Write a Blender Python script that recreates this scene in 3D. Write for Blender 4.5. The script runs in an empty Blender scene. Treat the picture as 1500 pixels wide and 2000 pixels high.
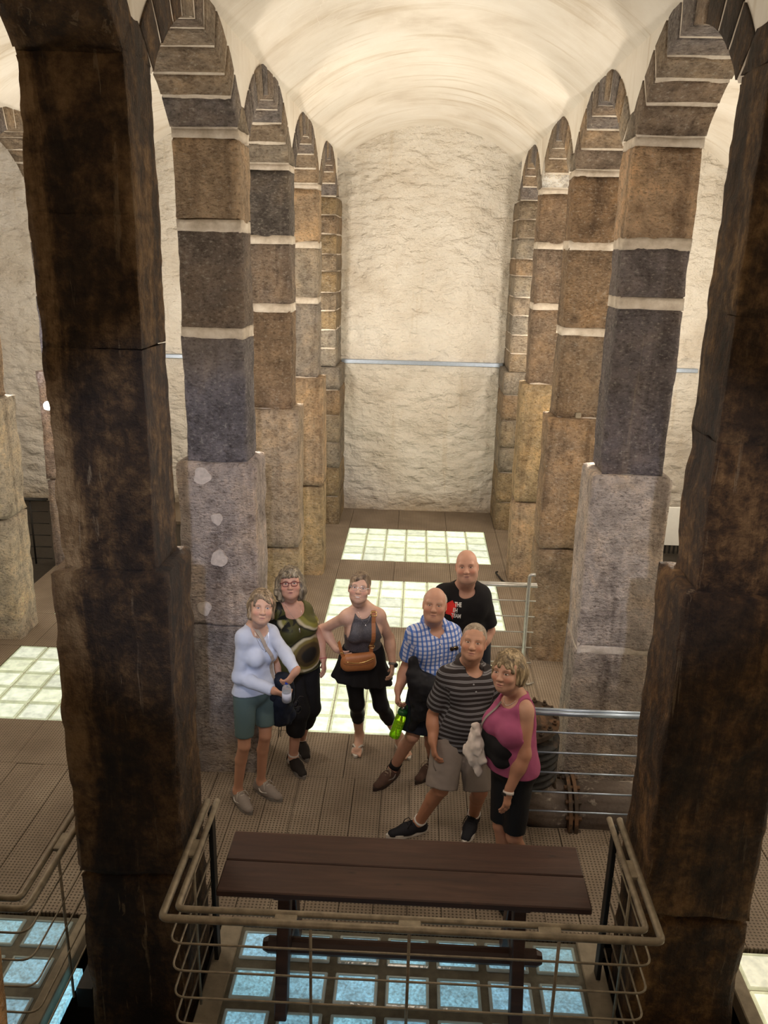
import bpy, bmesh, math, random
import numpy as np
from mathutils import Vector, Matrix
from mathutils.bvhtree import BVHTree

random.seed(7)
S = bpy.context.scene
COL = S.collection

# ------------------------------------------------------------------ camera
def make_camera():
    f, h, yaw, pit, rol = 1630.0, 3.827, -.03645, .3003, .0236
    cy, sy = math.cos(yaw), math.sin(yaw)
    fw = Vector((sy*math.cos(pit), cy*math.cos(pit), -math.sin(pit)))
    rt = Vector((cy, -sy, 0)); up = rt.cross(fw)
    r2 = rt*math.cos(rol) + up*math.sin(rol)
    u2 = -rt*math.sin(rol) + up*math.cos(rol)
    cd = bpy.data.cameras.new('camera'); co = bpy.data.objects.new('camera', cd); COL.objects.link(co)
    m = Matrix((r2, u2, -fw)).transposed().to_4x4(); m.translation = (0, 0, h)
    co.matrix_world = m
    cd.sensor_fit = 'VERTICAL'; cd.sensor_height = 36.0; cd.sensor_width = 27.0
    cd.lens = f/2000.0*36.0; cd.clip_start = .05; cd.clip_end = 100
    S.camera = co
make_camera()

# ------------------------------------------------------------------ world, lamps, exposure
S.view_settings.view_transform = 'Standard'
S.view_settings.look = 'None'
S.view_settings.gamma = 1.0
S.view_settings.use_curve_mapping = False
S.view_settings.exposure = 0.0
W = bpy.data.worlds.new('world'); S.world = W; W.use_nodes = True
W.node_tree.nodes['Background'].inputs[0].default_value = (.9, .75, .6, 1)
W.node_tree.nodes['Background'].inputs[1].default_value = .02
S.cycles.max_bounces = 8; S.cycles.diffuse_bounces = 5; S.cycles.glossy_bounces = 3
S.cycles.transmission_bounces = 6; S.cycles.transparent_max_bounces = 8
S.cycles.sample_clamp_indirect = 6.0

GLASS_WARM = 1.42          # strength of the lit glass floors
WARM = (1.0, .875, .72)
COOL = (.78, .85, 1.0)

def lamp(name, typ, loc, aim, power, color, size=.1, spot=None, blend=.6, spread=None):
    d = bpy.data.lights.new(name, typ); d.energy = power; d.color = color
    if typ == 'AREA':
        d.shape = 'DISK'; d.size = size
        if spread: d.spread = spread
    else:
        d.shadow_soft_size = size
    if typ == 'SPOT':
        d.spot_size = spot; d.spot_blend = blend
    o = bpy.data.objects.new(name, d); COL.objects.link(o); o.location = loc
    if aim is not None:
        o.rotation_euler = (Vector(aim)-Vector(loc)).to_track_quat('-Z', 'Y').to_euler()
    return o

PY = [1.39, 3.45, 5.51, 7.57, 9.63, 11.69]      # front faces of the pillars
ROWS = {-2: -4.19, -1: -1.36, 1: 1.47, 2: 4.30}   # centre lines of the pillar rows
NAVES = {-2: -5.6, -1: -2.775, 0: .055, 1: 2.885, 2: 5.7}
# unseen uplighters for the vaults and added point fills, both hung behind the pillars
for row in (-2, -1, 1, 2):
    for k in (1, 2, 3, 4):
        x, y = (3.9 if row == 2 else ROWS[row]), PY[k]+.66  # the outer right row has no pillars; its lamps are added for the aisle
        lamp('pillar_fill_light', 'POINT', (x, y, 2.62), None, {1: 20, 2: 40, 3: 46, 4: 36}[k], WARM, .07)  # added point fill that brightens the fronts of the next pillars
        for n in NAVES:
            if abs(NAVES[n]-x) > 1.6 or abs(n) == 2: continue
            aim = (NAVES[n], PY[k]+1.2, 5.4) if k < 4 else (NAVES[n], 12.5, 4.0)
            lamp('uplighter', 'SPOT', (x, y, 2.66), aim, {1: 20, 2: 31, 3: 35, 4: 44}[k], WARM, .07, math.radians(150), .9)
# cool projector beam from the upper landing on the second pillars, then added fill lights
lamp('projector_light', 'SPOT', (-.1, -.6, 4.4), (-1.25, 5.4, 1.9), 620, (.64, .74, 1.0), .03, math.radians(24), .6)
lamp('projector_light', 'SPOT', (.3, -.6, 4.4), (1.45, 5.5, 1.95), 430, (.74, .79, 1.0), .03, math.radians(19), .7)
lamp('near_fill_light', 'AREA', (0, -1.4, 4.9), (0, 4.5, 1.0), 30, (1, .80, .62), .8)  # added warm fill from behind the camera
lamp('people_fill_spot', 'SPOT', (.0, 1.9, 4.95), (-.1, 5.45, .85), 210, (1, .86, .76), .22, math.radians(40), .9)  # added spot that brightens the people and the floor around them
lamp('wall_spotlight', 'SPOT', (-4.12, 9.05, 2.11), (-6.0, 11.5, 3.4), 120, COOL, .03, math.radians(100), .7)

# ------------------------------------------------------------------ small helpers
def link(o, parent=None):
    COL.objects.link(o)
    if parent is not None: o.parent = parent
    return o

def mesh(name, v, f, mat=None, parent=None, smooth=False, color=None):
    me = bpy.data.meshes.new(name)
    v = np.asarray(v, dtype=np.float32)
    if isinstance(f, np.ndarray):
        n, k = f.shape
        me.vertices.add(len(v)); me.vertices.foreach_set('co', v.ravel())
        me.loops.add(n*k); me.loops.foreach_set('vertex_index', f.ravel().astype(np.int32))
        me.polygons.add(n)
        me.polygons.foreach_set('loop_start', np.arange(0, n*k, k, dtype=np.int32))
        me.update(calc_edges=True)
    else:
        me.from_pydata(v.tolist(), [], f); me.update()
    if mat is not None: me.materials.append(mat)
    if smooth: me.polygons.foreach_set('use_smooth', np.ones(len(me.polygons), dtype=bool))
    o = bpy.data.objects.new(name, me)
    if color is not None: o.color = color if len(color) == 4 else (*color, 1)
    return link(o, parent)

def from_bm(name, bm, mat=None, parent=None, smooth=False, color=None):
    me = bpy.data.meshes.new(name); bmesh.ops.recalc_face_normals(bm, faces=bm.faces[:]); bm.to_mesh(me); bm.free()
    if mat is not None: me.materials.append(mat)
    if smooth: me.polygons.foreach_set('use_smooth', np.ones(len(me.polygons), dtype=bool))
    o = bpy.data.objects.new(name, me)
    if color is not None: o.color = color if len(color) == 4 else (*color, 1)
    return link(o, parent)

def thing(name, label, cat, loc=(0, 0, 0), group=None):
    o = bpy.data.objects.new(name, None); COL.objects.link(o)
    o.empty_display_size = .1
    o.location = loc; o['label'] = label; o['category'] = cat
    if group: o['group'] = group
    return o

def tag(o, label, cat, group=None):
    o['label'] = label; o['category'] = cat
    if group: o['group'] = group
    return o

def struct(o):
    o['kind'] = 'structure'; return o

def under(o, parent):
    """parent keeping the world coordinates that the mesh was built in"""
    o.parent = parent
    o.matrix_parent_inverse = Matrix.Translation(parent.location).inverted()
    return o

# value noise
_rs = np.random.RandomState(3)
_PERM = _rs.rand(64, 64, 64).astype(np.float32)
def vnoise(p, scale=1.0, seed=0):
    p = np.asarray(p, np.float32)*scale + seed*17.31
    i = np.floor(p).astype(np.int64); f = p - i; f = f*f*(3-2*f)
    def g(a, b, c): return _PERM[(i[:, 0]+a) & 63, (i[:, 1]+b) & 63, (i[:, 2]+c) & 63]
    x, y, z = f[:, 0], f[:, 1], f[:, 2]
    c00 = g(0,0,0)*(1-x)+g(1,0,0)*x; c10 = g(0,1,0)*(1-x)+g(1,1,0)*x
    c01 = g(0,0,1)*(1-x)+g(1,0,1)*x; c11 = g(0,1,1)*(1-x)+g(1,1,1)*x
    return ((c00*(1-y)+c10*y)*(1-z)+(c01*(1-y)+c11*y)*z)*2-1
def fbm(p, scale, oct=3, seed=0):
    a, o = .5, 0
    for k in range(oct):
        o = o + a*vnoise(p, scale*2**k, seed+k); a *= .5
    return o

def box_bm(bm, lo, hi, bev=0.0, mat=None):
    lo = Vector(lo); hi = Vector(hi)
    r = bmesh.ops.create_cube(bm, size=1.0)
    c = (lo+hi)/2; d = hi-lo
    for v in r['verts']: v.co = Vector((v.co.x*d.x, v.co.y*d.y, v.co.z*d.z)) + c
    if bev:
        es = list({e for v in r['verts'] for e in v.link_edges})
        bmesh.ops.bevel(bm, geom=es, offset=bev, segments=1, affect='EDGES')
def box(name, lo, hi, mat, parent=None, bev=0.0, color=None):
    bm = bmesh.new(); box_bm(bm, lo, hi, bev)
    return from_bm(name, bm, mat, parent, color=color)

def tube_data(pts, r, seg=10, closed=False, caps=True):
    pts = [Vector(p) for p in pts]; n = len(pts)
    rr = r if hasattr(r, '__len__') else [r]*n
    V, F = [], []
    prev = None
    for i, p in enumerate(pts):
        if closed: t = (pts[(i+1) % n]-pts[i-1]).normalized()
        elif i == 0: t = (pts[1]-p).normalized()
        elif i == n-1: t = (p-pts[i-1]).normalized()
        else: t = ((pts[i+1]-p).normalized()+(p-pts[i-1]).normalized()).normalized()
        if prev is None:
            a = t.orthogonal().normalized()
        else:
            a = (prev - t*prev.dot(t)).normalized()
        prev = a; b = t.cross(a)
        # mitre compensation
        k = 1.0
        for j in range(seg):
            w = 2*math.pi*j/seg
            V.append(p + (a*math.cos(w)+b*math.sin(w))*rr[i]*k)
    m = n if closed else n-1
    for i in range(m):
        for j in range(seg):
            i2 = (i+1) % n
            F.append((i*seg+j, i*seg+(j+1) % seg, i2*seg+(j+1) % seg, i2*seg+j))
    if caps and not closed:
        F.append(tuple(range(seg))[::-1]); F.append(tuple((n-1)*seg+j for j in range(seg)))
    return V, F
def tube(name, pts, r, mat, parent=None, seg=10, closed=False, color=None):
    V, F = tube_data(pts, r, seg, closed)
    return mesh(name, V, F, mat, parent, True, color)
def tubes(name, lst, mat, parent=None, seg=8):
    V, F = [], []
    for pts, r in lst:
        v, f = tube_data(pts, r, seg); o = len(V)
        V += v; F += [tuple(i+o for i in q) for q in f]
    return mesh(name, V, F, mat, parent, True)
def arc_corner(pts, rad, n=5):
    """round the inner corners of a polyline"""
    pts = [Vector(p) for p in pts]; out = [pts[0]]
    for i in range(1, len(pts)-1):
        p = pts[i]; a = (pts[i-1]-p).normalized(); b = (pts[i+1]-p).normalized()
        for k in range(n+1):
            t = k/n
            out.append(p + a*rad*(1-t)**2 + b*rad*t**2)
    out.append(pts[-1]); return out
def lathe_data(prof, origin, axis, seg=24):
    o = Vector(origin); ax = Vector(axis).normalized(); a = ax.orthogonal().normalized(); b = ax.cross(a)
    V, F = [], []
    for r, h in prof:
        for j in range(seg):
            w = 2*math.pi*j/seg
            V.append(o + ax*h + (a*math.cos(w)+b*math.sin(w))*r)
    for i in range(len(prof)-1):
        for j in range(seg):
            F.append((i*seg+j, i*seg+(j+1) % seg, (i+1)*seg+(j+1) % seg, (i+1)*seg+j))
    F.append(tuple(range(seg))[::-1]); F.append(tuple((len(prof)-1)*seg+j for j in range(seg)))
    return V, F
def lathe(name, prof, origin, axis, mat, parent=None, seg=24, smooth=True, color=None):
    V, F = lathe_data(prof, origin, axis, seg)
    return mesh(name, V, F, mat, parent, smooth, color)

# ------------------------------------------------------------------ materials
class NT:
    def __init__(s, name):
        s.m = bpy.data.materials.new(name); s.m.use_nodes = True
        s.t = s.m.node_tree; s.b = s.t.nodes['Principled BSDF']; s.out = s.t.nodes['Material Output']
    def n(s, typ, **k):
        x = s.t.nodes.new(typ)
        for a, b in k.items():
            if a == 'ins':
                for i, v in b.items():
                    if hasattr(v, 'is_output'): s.t.links.new(v, x.inputs[i])
                    else: x.inputs[i].default_value = v
            else: setattr(x, a, b)
        return x
    def link(s, a, b): s.t.links.new(a, b)
    def pos(s, scale=(1, 1, 1)):
        g = s.n('ShaderNodeNewGeometry')
        m = s.n('ShaderNodeVectorMath', operation='MULTIPLY', ins={0: g.outputs['Position'], 1: scale})
        return m.outputs[0]
    def obj(s, scale=(1, 1, 1)):
        g = s.n('ShaderNodeTexCoord')
        m = s.n('ShaderNodeVectorMath', operation='MULTIPLY', ins={0: g.outputs['Object'], 1: scale})
        return m.outputs[0]
    def noise(s, vec, scale, detail=4, rough=.55, dist=0.0):
        return s.n('ShaderNodeTexNoise', ins={'Vector': vec, 'Scale': scale, 'Detail': detail, 'Roughness': rough, 'Distortion': dist}).outputs['Fac']
    def ramp(s, fac, stops):
        r = s.n('ShaderNodeValToRGB'); cr = r.color_ramp
        while len(cr.elements) < len(stops): cr.elements.new(.5)
        for e, (p, c) in zip(cr.elements, stops):
            e.position = p; e.color = c if hasattr(c, '__len__') and len(c) == 4 else ((*c, 1) if hasattr(c, '__len__') else (c, c, c, 1))
        s.link(fac, r.inputs[0]); return r.outputs[0]
    def mix(s, fac, a, b, mode='MIX'):
        x = s.n('ShaderNodeMix', data_type='RGBA', blend_type=mode, clamp_factor=True)
        for sock, v in ((x.inputs[0], fac), (x.inputs[6], a), (x.inputs[7], b)):
            if hasattr(v, 'is_output'): s.link(v, sock)
            else: sock.default_value = v if not hasattr(v, '__len__') or len(v) == 4 else (*v, 1)
        return x.outputs[2]
    def math(s, op, a, b=0.0, c=0.0):
        return s.n('ShaderNodeMath', operation=op, ins={0: a, 1: b, 2: c}).outputs[0]
    def bump(s, h, strength=.5, dist=.02, normal=None):
        b = s.n('ShaderNodeBump', ins={'Height': h, 'Strength': strength, 'Distance': dist})
        if normal is not None: s.link(normal, b.inputs['Normal'])
        return b.outputs[0]
    def set(s, **k):
        names = {'color': 'Base Color', 'rough': 'Roughness', 'metal': 'Metallic', 'normal': 'Normal', 'spec': 'Specular IOR Level',
                 'trans': 'Transmission Weight', 'alpha': 'Alpha', 'emit': 'Emission Color', 'estr': 'Emission Strength', 'ior': 'IOR', 'coat': 'Coat Weight',
                 'sss': 'Subsurface Weight', 'sheen': 'Sheen Weight'}
        for a, v in k.items():
            i = s.b.inputs[names[a]]
            if hasattr(v, 'is_output'): s.link(v, i)
            elif hasattr(v, '__len__') and len(v) == 3 and a in ('color', 'emit'): i.default_value = (*v, 1)
            else: i.default_value = v
        return s.m

def plain(name, color, rough=.6, metal=0.0, var=.12, scale=30, bump=.15, spec=.4, **k):
    t = NT(name); p = t.pos()
    n = t.noise(p, scale, 4)
    c = t.mix(n, tuple(max(0, x*(1-var*1.6)) for x in color), tuple(min(1, x*(1+var*1.6)) for x in color))
    return t.set(color=c, rough=rough, metal=metal, spec=spec, normal=t.bump(n, bump, .01), **k)

def stone_material():
    t = NT('weathered_stone'); p = t.pos()
    oi = t.n('ShaderNodeObjectInfo')
    base = oi.outputs['Color']
    n1 = t.noise(p, 2.4, 6, .62, .5)
    n2 = t.noise(p, 10, 7, .68, .2)
    n3 = t.noise(p, 48, 5, .7)
    pk = t.pos((1, 1, 1.7)); n4 = t.noise(pk, 36, 5, .62, .15)
    st = t.noise(t.pos((6, 6, .5)), 1.0, 7, .62, .5)
    st2 = t.noise(t.pos((13, 13, .7)), 1.0, 6, .62, 1.3)
    tone = t.ramp(n1, [(.30, (.58, .57, .57)), (.47, (.96, .96, .97)), (.58, (1.1, 1.05, .98)), (.74, (1.42, 1.30, 1.10))])
    c = t.mix(1.0, base, tone, 'MULTIPLY')
    fine = t.ramp(n2, [(.32, (.58, .55, .53)), (.50, (1, 1, 1)), (.70, (1.40, 1.37, 1.33))])
    c = t.mix(.9, c, fine, 'MULTIPLY')
    dark = t.ramp(st, [(.52, 0.0), (.66, .55)])
    c = t.mix(dark, c, t.mix(1.0, c, (.34, .30, .28, 1), 'MULTIPLY'))
    lime = t.ramp(st2, [(.60, 0.0), (.70, .6)])
    c = t.mix(t.math('MULTIPLY', lime, t.ramp(n1, [(.40, 0.0), (.58, 1.0)])), c, t.mix(.55, base, (.62, .50, .36, 1)))
    pits = t.ramp(n4, [(.36, .75), (.46, 0.0)])
    c = t.mix(pits, c, t.mix(1.0, c, (.45, .42, .40, 1), 'MULTIPLY'))
    speck = t.ramp(n4, [(.57, 0.0), (.66, .75)])  # glints of the pitted grain are painted in as pale specks
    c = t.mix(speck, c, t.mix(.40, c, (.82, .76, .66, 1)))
    h = t.math('ADD', t.math('MULTIPLY', n2, 1.0), t.math('MULTIPLY', n3, .35))
    h = t.math('ADD', h, t.math('MULTIPLY', n4, .75))
    return t.set(color=c, rough=.75, spec=.4, normal=t.bump(h, 1.0, .06))

def streaked_material():
    t = NT('streaked_dark_stone'); p = t.pos()
    oi = t.n('ShaderNodeObjectInfo')
    n1 = t.noise(p, 1.7, 5, .6, .6); n2 = t.noise(p, 13, 8, .72, .2); n3 = t.noise(p, 60, 4, .7); n4 = t.noise(t.pos((1, 1, .8)), 30, 5, .65, .2)
    s1 = t.noise(t.pos((3.2, 3.2, .62)), 1.0, 8, .70, .7); s2 = t.noise(t.pos((15, 15, .9)), 1.0, 6, .65, 1.6)
    m = t.math('ADD', t.math('MULTIPLY', s1, .42), t.math('ADD', t.math('MULTIPLY', n2, .34), t.math('MULTIPLY', n1, .24)))
    # crust of ochre lime along the aisle side of the left pillar
    x = t.n('ShaderNodeSeparateXYZ', ins={0: p}).outputs[0]
    crust = t.ramp(t.math('ADD', t.math('MULTIPLY', t.math('SUBTRACT', s1, .5), .9), t.math('MULTIPLY', t.math('ADD', x, 1.40), -2.4)), [(.14, 0.0), (.34, 1.0)])
    crust = t.math('MULTIPLY', crust, t.math('LESS_THAN', x, 0.0))
    m = t.math('ADD', m, t.math('MULTIPLY', crust, .085))
    c = t.ramp(m, [(.42, (.026, .013, .006)), (.49, (.070, .036, .015)), (.53, (.150, .078, .029)), (.59, (.32, .18, .07)), (.65, (.50, .31, .14))])
    c = t.mix(1.0, c, oi.outputs['Color'], 'MULTIPLY')
    lime = t.ramp(s2, [(.615, 0.0), (.66, .75), (.72, .2)])
    c = t.mix(t.math('MULTIPLY', lime, t.ramp(n1, [(.44, 0.0), (.56, 1.0)])), c, (.42, .29, .16, 1))
    h = t.math('ADD', t.math('MULTIPLY', n2, 1.0), t.math('ADD', t.math('MULTIPLY', n4, .5), t.math('MULTIPLY', s2, .35)))
    return t.set(color=c, rough=.72, spec=.45, normal=t.bump(h, 1.0, .07))

def mortar_material():
    t = NT('lime_mortar'); p = t.pos()
    n = t.noise(p, 9, 6, .65); n2 = t.noise(p, 50, 4)
    c = t.ramp(n, [(.3, (.42, .36, .29)), (.5, (.60, .53, .45)), (.7, (.74, .68, .60))])
    return t.set(color=c, rough=.9, spec=.2, normal=t.bump(t.math('ADD', n, t.math('MULTIPLY', n2, .4)), .6, .02))

def plaster_material(name, bumpy, circ=False):
    t = NT(name); p = t.pos()
    n = t.noise(p, 1.3, 6, .6, .3); n2 = t.noise(p, 14, 6, .6); n3 = t.noise(p, 60, 3)
    nb = t.noise(t.pos((1, 1, 2.0)), 4.0, 7, .52, .15)
    c = t.ramp(n, [(.28, (.62, .56, .48)), (.45, (.76, .715, .64)), (.65, (.83, .80, .74))])
    if circ:     # brush and seep marks that run around the vault
        q = t.pos((.6, 5, .6)); s = t.noise(q, 1.0, 7, .65, .5)
        m = t.ramp(s, [(.54, 0.0), (.70, .6)])
        c = t.mix(m, c, (.50, .41, .29, 1))
        q2 = t.pos((.9, 16, .9)); s2 = t.noise(q2, 1.0, 5, .6, .3)
        c = t.mix(t.ramp(s2, [(.56, 0.0), (.72, .35)]), c, (.93, .90, .84, 1))
        cr = t.n('ShaderNodeTexVoronoi', feature='DISTANCE_TO_EDGE', ins={'Vector': t.mix(.12, p, t.n('ShaderNodeTexNoise', ins={'Vector': p, 'Scale': 3.0}).outputs['Color']), 'Scale': 5.0})
        ck = t.ramp(cr.outputs['Distance'], [(.0, .55), (.012, 0.0)])
        ck = t.math('MULTIPLY', ck, t.ramp(t.noise(p, .9, 2), [(.52, 0.0), (.60, .6)]))
        c = t.mix(ck, c, (.95, .92, .86, 1))
    else:
        st = t.noise(t.pos((9, 9, .5)), 1.0, 5, .6, .3)
        c = t.mix(t.ramp(st, [(.60, 0.0), (.75, .4)]), c, (.55, .45, .30, 1))
        # browner towards the floor, with a ragged upper edge
        z = t.n('ShaderNodeSeparateXYZ', ins={0: p}).outputs[2]
        zz = t.math('ADD', z, t.math('MULTIPLY', n2, -.35))
        c = t.mix(t.ramp(t.math('ADD', zz, .3), [(.05, .8), (.45, 0.0)]), c, (.36, .27, .16, 1))
    h = t.math('ADD', t.math('MULTIPLY', n2, 1.0), t.math('MULTIPLY', n3, .3))
    nm = t.bump(h, bumpy, .03)
    if not circ: nm = t.bump(nb, .8, .16, nm)
    return t.set(color=c, rough=.92, spec=.2, normal=nm)

def grating_material():
    t = NT('perforated_grating'); p = t.pos()
    sp = t.n('ShaderNodeSeparateXYZ', ins={0: p})
    def cell(x, pitch):
        return t.math('SUBTRACT', t.math('FRACT', t.math('DIVIDE', x, pitch)), .5)
    cx, cy = cell(sp.outputs[0], .024), cell(sp.outputs[1], .024)
    d = t.math('SQRT', t.math('ADD', t.math('MULTIPLY', cx, cx), t.math('MULTIPLY', cy, cy)))
    hole = t.ramp(d, [(.20, 1.0), (.30, 0.0)])
    n = t.noise(p, 2.0, 5); n2 = t.noise(p, 30, 4)
    c = t.ramp(n, [(.3, (.18, .138, .10)), (.6, (.265, .21, .155)), (.8, (.34, .285, .22))])
    c = t.mix(t.ramp(n2, [(.55, 0.0), (.75, .35)]), c, (.20, .15, .10, 1))
    c = t.mix(hole, c, (.095, .072, .048, 1))
    hh = t.math('SUBTRACT', 1.0, hole)
    return t.set(color=c, rough=.62, spec=.35, normal=t.bump(hh, .6, .008))

def glass_material(name, tint, strength, rippled):
    """back-lit cast glass: every block gives off the light of the lamps under the floor"""
    t = NT(name); p = t.pos()
    oi = t.n('ShaderNodeObjectInfo')
    n = t.noise(p, 62 if rippled else 30, 3, .5, .3)
    if rippled: n = t.ramp(n, [(.30, 0.0), (.70, 1.0)])
    n2 = t.noise(p, 9, 4, .6)
    e = t.mix(1.0, oi.outputs['Color'], (*tint, 1), 'MULTIPLY')
    k = t.math('ADD', .42 if rippled else .62, t.math('MULTIPLY', n, .80 if rippled else .35))
    k = t.math('MULTIPLY', k, t.ramp(n2, [(.3, .66), (.62, 1.08)]))
    return t.set(color=(.25, .30, .27), rough=.12, spec=.6, emit=e, estr=t.math('MULTIPLY', k, strength),
                 normal=t.bump(n, .35 if rippled else .2, .006))

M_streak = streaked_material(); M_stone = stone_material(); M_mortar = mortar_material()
M_wall = plaster_material('rough_plaster', .9); M_vault = plaster_material('vault_plaster', .22, True)
M_grate = grating_material()
M_glass_warm = glass_material('lit_glass_warm', (.86, .88, .69), GLASS_WARM, False)
M_glass_blue = glass_material('lit_glass_blue', (.22, .52, .64), 1.0, True)
M_concrete = plain('old_concrete', (.26, .22, .16), .8, var=.3, scale=14, bump=.4)
M_grout = plain('glass_floor_grout', (.44, .42, .33), .8, var=.25, scale=25, bump=.3)
M_grout_dark = plain('dark_floor_grout', (.13, .12, .09), .8, var=.35, scale=20, bump=.3)
M_steel = plain('galvanised_steel', (.44, .43, .40), .42, .75, var=.2, scale=35, bump=.05)
M_zinc = plain('bright_zinc', (.40, .48, .60), .35, .8, var=.12, scale=30, bump=.05)
M_wornrail = plain('worn_painted_steel', (.30, .25, .18), .5, .35, var=.45, scale=22, bump=.1)
M_black = plain('black_steel', (.022, .020, .018), .5, .3, var=.2)
M_dark = plain('dark_pit_stone', (.035, .028, .02), .9, var=.3)
M_white = plain('white_panel', (.80, .80, .78), .5, var=.03)
JOINTS = {
  'white': dict(head=(-0.989, 5.100, 1.551), neck=(-1.032, 5.160, 1.372), shR=(-1.123, 5.070, 1.354), shL=(-0.946, 5.250, 1.314), elR=(-1.150, 5.060, 1.047), wrR=(-0.897, 4.970, 1.003), haR=(-0.780, 4.930, 0.981), elL=(-0.830, 5.070, 1.237), wrL=(-0.736, 4.900, 1.190), haL=(-0.802, 4.860, 1.096), hipR=(-1.125, 5.120, 0.860), hipL=(-1.004, 5.240, 0.860), knR=(-1.128, 5.070, 0.505), knL=(-0.999, 5.180, 0.524), ftR=((-1.205, 5.138), (-1.072, 4.979)), ftL=((-1.057, 5.252), (-0.883, 5.144))),
  'green': dict(head=(-0.872, 5.600, 1.523), neck=(-0.887, 5.660, 1.343), shR=(-0.973, 5.580, 1.326), shL=(-0.777, 5.740, 1.263), elR=(-0.996, 5.620, 1.008), wrR=(-0.959, 5.500, 0.869), haR=(-0.923, 5.460, 0.808), elL=(-0.694, 5.820, 1.009), wrL=(-0.642, 5.680, 0.891), haL=(-0.625, 5.630, 0.807), hipR=(-0.890, 5.620, 0.850), hipL=(-0.768, 5.720, 0.850), knR=(-0.811, 5.560, 0.499), knL=(-0.743, 5.700, 0.455), ftR=((-0.899, 5.643), (-0.778, 5.464)), ftL=((-0.825, 5.805), (-0.762, 5.647))),
  'tank': dict(head=(-0.373, 5.660, 1.482), neck=(-0.353, 5.740, 1.298), shR=(-0.484, 5.700, 1.247), shL=(-0.215, 5.760, 1.240), elR=(-0.663, 5.860, 1.048), wrR=(-0.547, 5.740, 0.943), haR=(-0.475, 5.680, 0.925), elL=(-0.151, 5.840, 1.006), wrL=(-0.116, 5.740, 0.841), haL=(-0.119, 5.690, 0.737), hipR=(-0.421, 5.800, 0.810), hipL=(-0.281, 5.840, 0.810), knR=(-0.388, 5.780, 0.457), knL=(-0.201, 5.820, 0.434), ftR=((-0.373, 5.943), (-0.391, 5.738)), ftL=((-0.050, 5.931), (0.040, 5.743))),
  'plaid': dict(head=(0.172, 5.360, 1.505), neck=(0.181, 5.440, 1.309), shR=(0.026, 5.380, 1.275), shL=(0.323, 5.480, 1.248), elR=(-0.005, 5.440, 0.969), wrR=(-0.062, 5.320, 0.855), haR=(-0.065, 5.270, 0.772), elL=(0.370, 5.460, 0.951), wrL=(0.330, 5.340, 0.850), haL=(0.312, 5.280, 0.793), hipR=(0.123, 5.440, 0.820), hipL=(0.266, 5.500, 0.820), knR=(0.053, 5.300, 0.501), knL=(0.189, 5.400, 0.441), ftR=((-0.044, 5.552), (-0.203, 5.341)), ftL=((0.209, 5.592), (0.091, 5.426))),
  'bald': dict(head=(0.424, 5.980, 1.564), neck=(0.427, 6.100, 1.329), shR=(0.242, 6.060, 1.312), shL=(0.576, 6.100, 1.301), elR=(0.210, 6.160, 0.949), wrR=(0.336, 6.020, 0.811), haR=(0.415, 5.970, 0.795), elL=(0.642, 6.160, 0.949), wrL=(0.539, 6.020, 0.797), haL=(0.457, 5.970, 0.774), hipR=(0.358, 6.200, 0.900), hipL=(0.545, 6.200, 0.900), knR=(0.377, 6.160, 0.463), knL=(0.575, 6.160, 0.463), ftR=((0.384, 6.094), (0.352, 5.867)), ftL=((0.609, 6.096), (0.636, 5.875))),
  'stripe': dict(head=(0.409, 4.800, 1.503), neck=(0.407, 4.900, 1.279), shR=(0.237, 4.820, 1.255), shL=(0.557, 4.940, 1.197), elR=(0.184, 4.860, 0.934), wrR=(0.178, 4.740, 0.814), haR=(0.197, 4.690, 0.718), elL=(0.687, 4.840, 1.016), wrL=(0.685, 4.660, 1.049), haL=(0.663, 4.620, 1.025), hipR=(0.304, 4.860, 0.830), hipL=(0.454, 4.900, 0.830), knR=(0.245, 4.720, 0.471), knL=(0.503, 4.740, 0.451), ftR=((0.173, 4.903), (-0.053, 4.823)), ftL=((0.472, 4.914), (0.423, 4.773))),
  'pink': dict(head=(0.576, 4.360, 1.536), neck=(0.631, 4.440, 1.327), shR=(0.572, 4.520, 1.223), shL=(0.699, 4.360, 1.302), elR=(0.598, 4.550, 0.949), wrR=(0.616, 4.460, 0.791), haR=(0.617, 4.420, 0.709), elL=(0.701, 4.290, 1.038), wrL=(0.618, 4.240, 0.816), haL=(0.606, 4.200, 0.711), hipR=(0.621, 4.460, 0.860), hipL=(0.693, 4.380, 0.860), knR=(0.607, 4.380, 0.472), knL=(0.681, 4.300, 0.456), ftR=((0.651, 4.293), (0.638, 4.144)), ftL=((0.754, 4.388), (0.732, 4.243))),
}
# ------------------------------------------------------------------ stone blocks
_LAT = {}
def lattice(nx, ny, nz):
    """surface of a unit box cut into nx*ny*nz cells: vertices in 0..1 and quads"""
    key = (nx, ny, nz)
    if key in _LAT: return _LAT[key]
    idx = -np.ones((nx+1, ny+1, nz+1), np.int64)
    g = np.stack(np.meshgrid(np.arange(nx+1), np.arange(ny+1), np.arange(nz+1), indexing='ij'), -1)
    on = ((g == 0) | (g == np.array([nx, ny, nz]))).any(-1)
    P = g[on]; idx[on] = np.arange(len(P))
    Q = []
    for ax in range(3):
        n = [nx, ny, nz][ax]
        for side in (0, n):
            s = np.take(idx, side, axis=ax)
            q = np.stack([s[:-1, :-1], s[1:, :-1], s[1:, 1:], s[:-1, 1:]], -1).reshape(-1, 4)
            flip = (side == 0) ^ (ax == 1)
            Q.append(q[:, ::-1] if flip else q)
    r = (P/np.array([nx, ny, nz], float), np.concatenate(Q))
    _LAT[key] = r; return r

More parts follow.
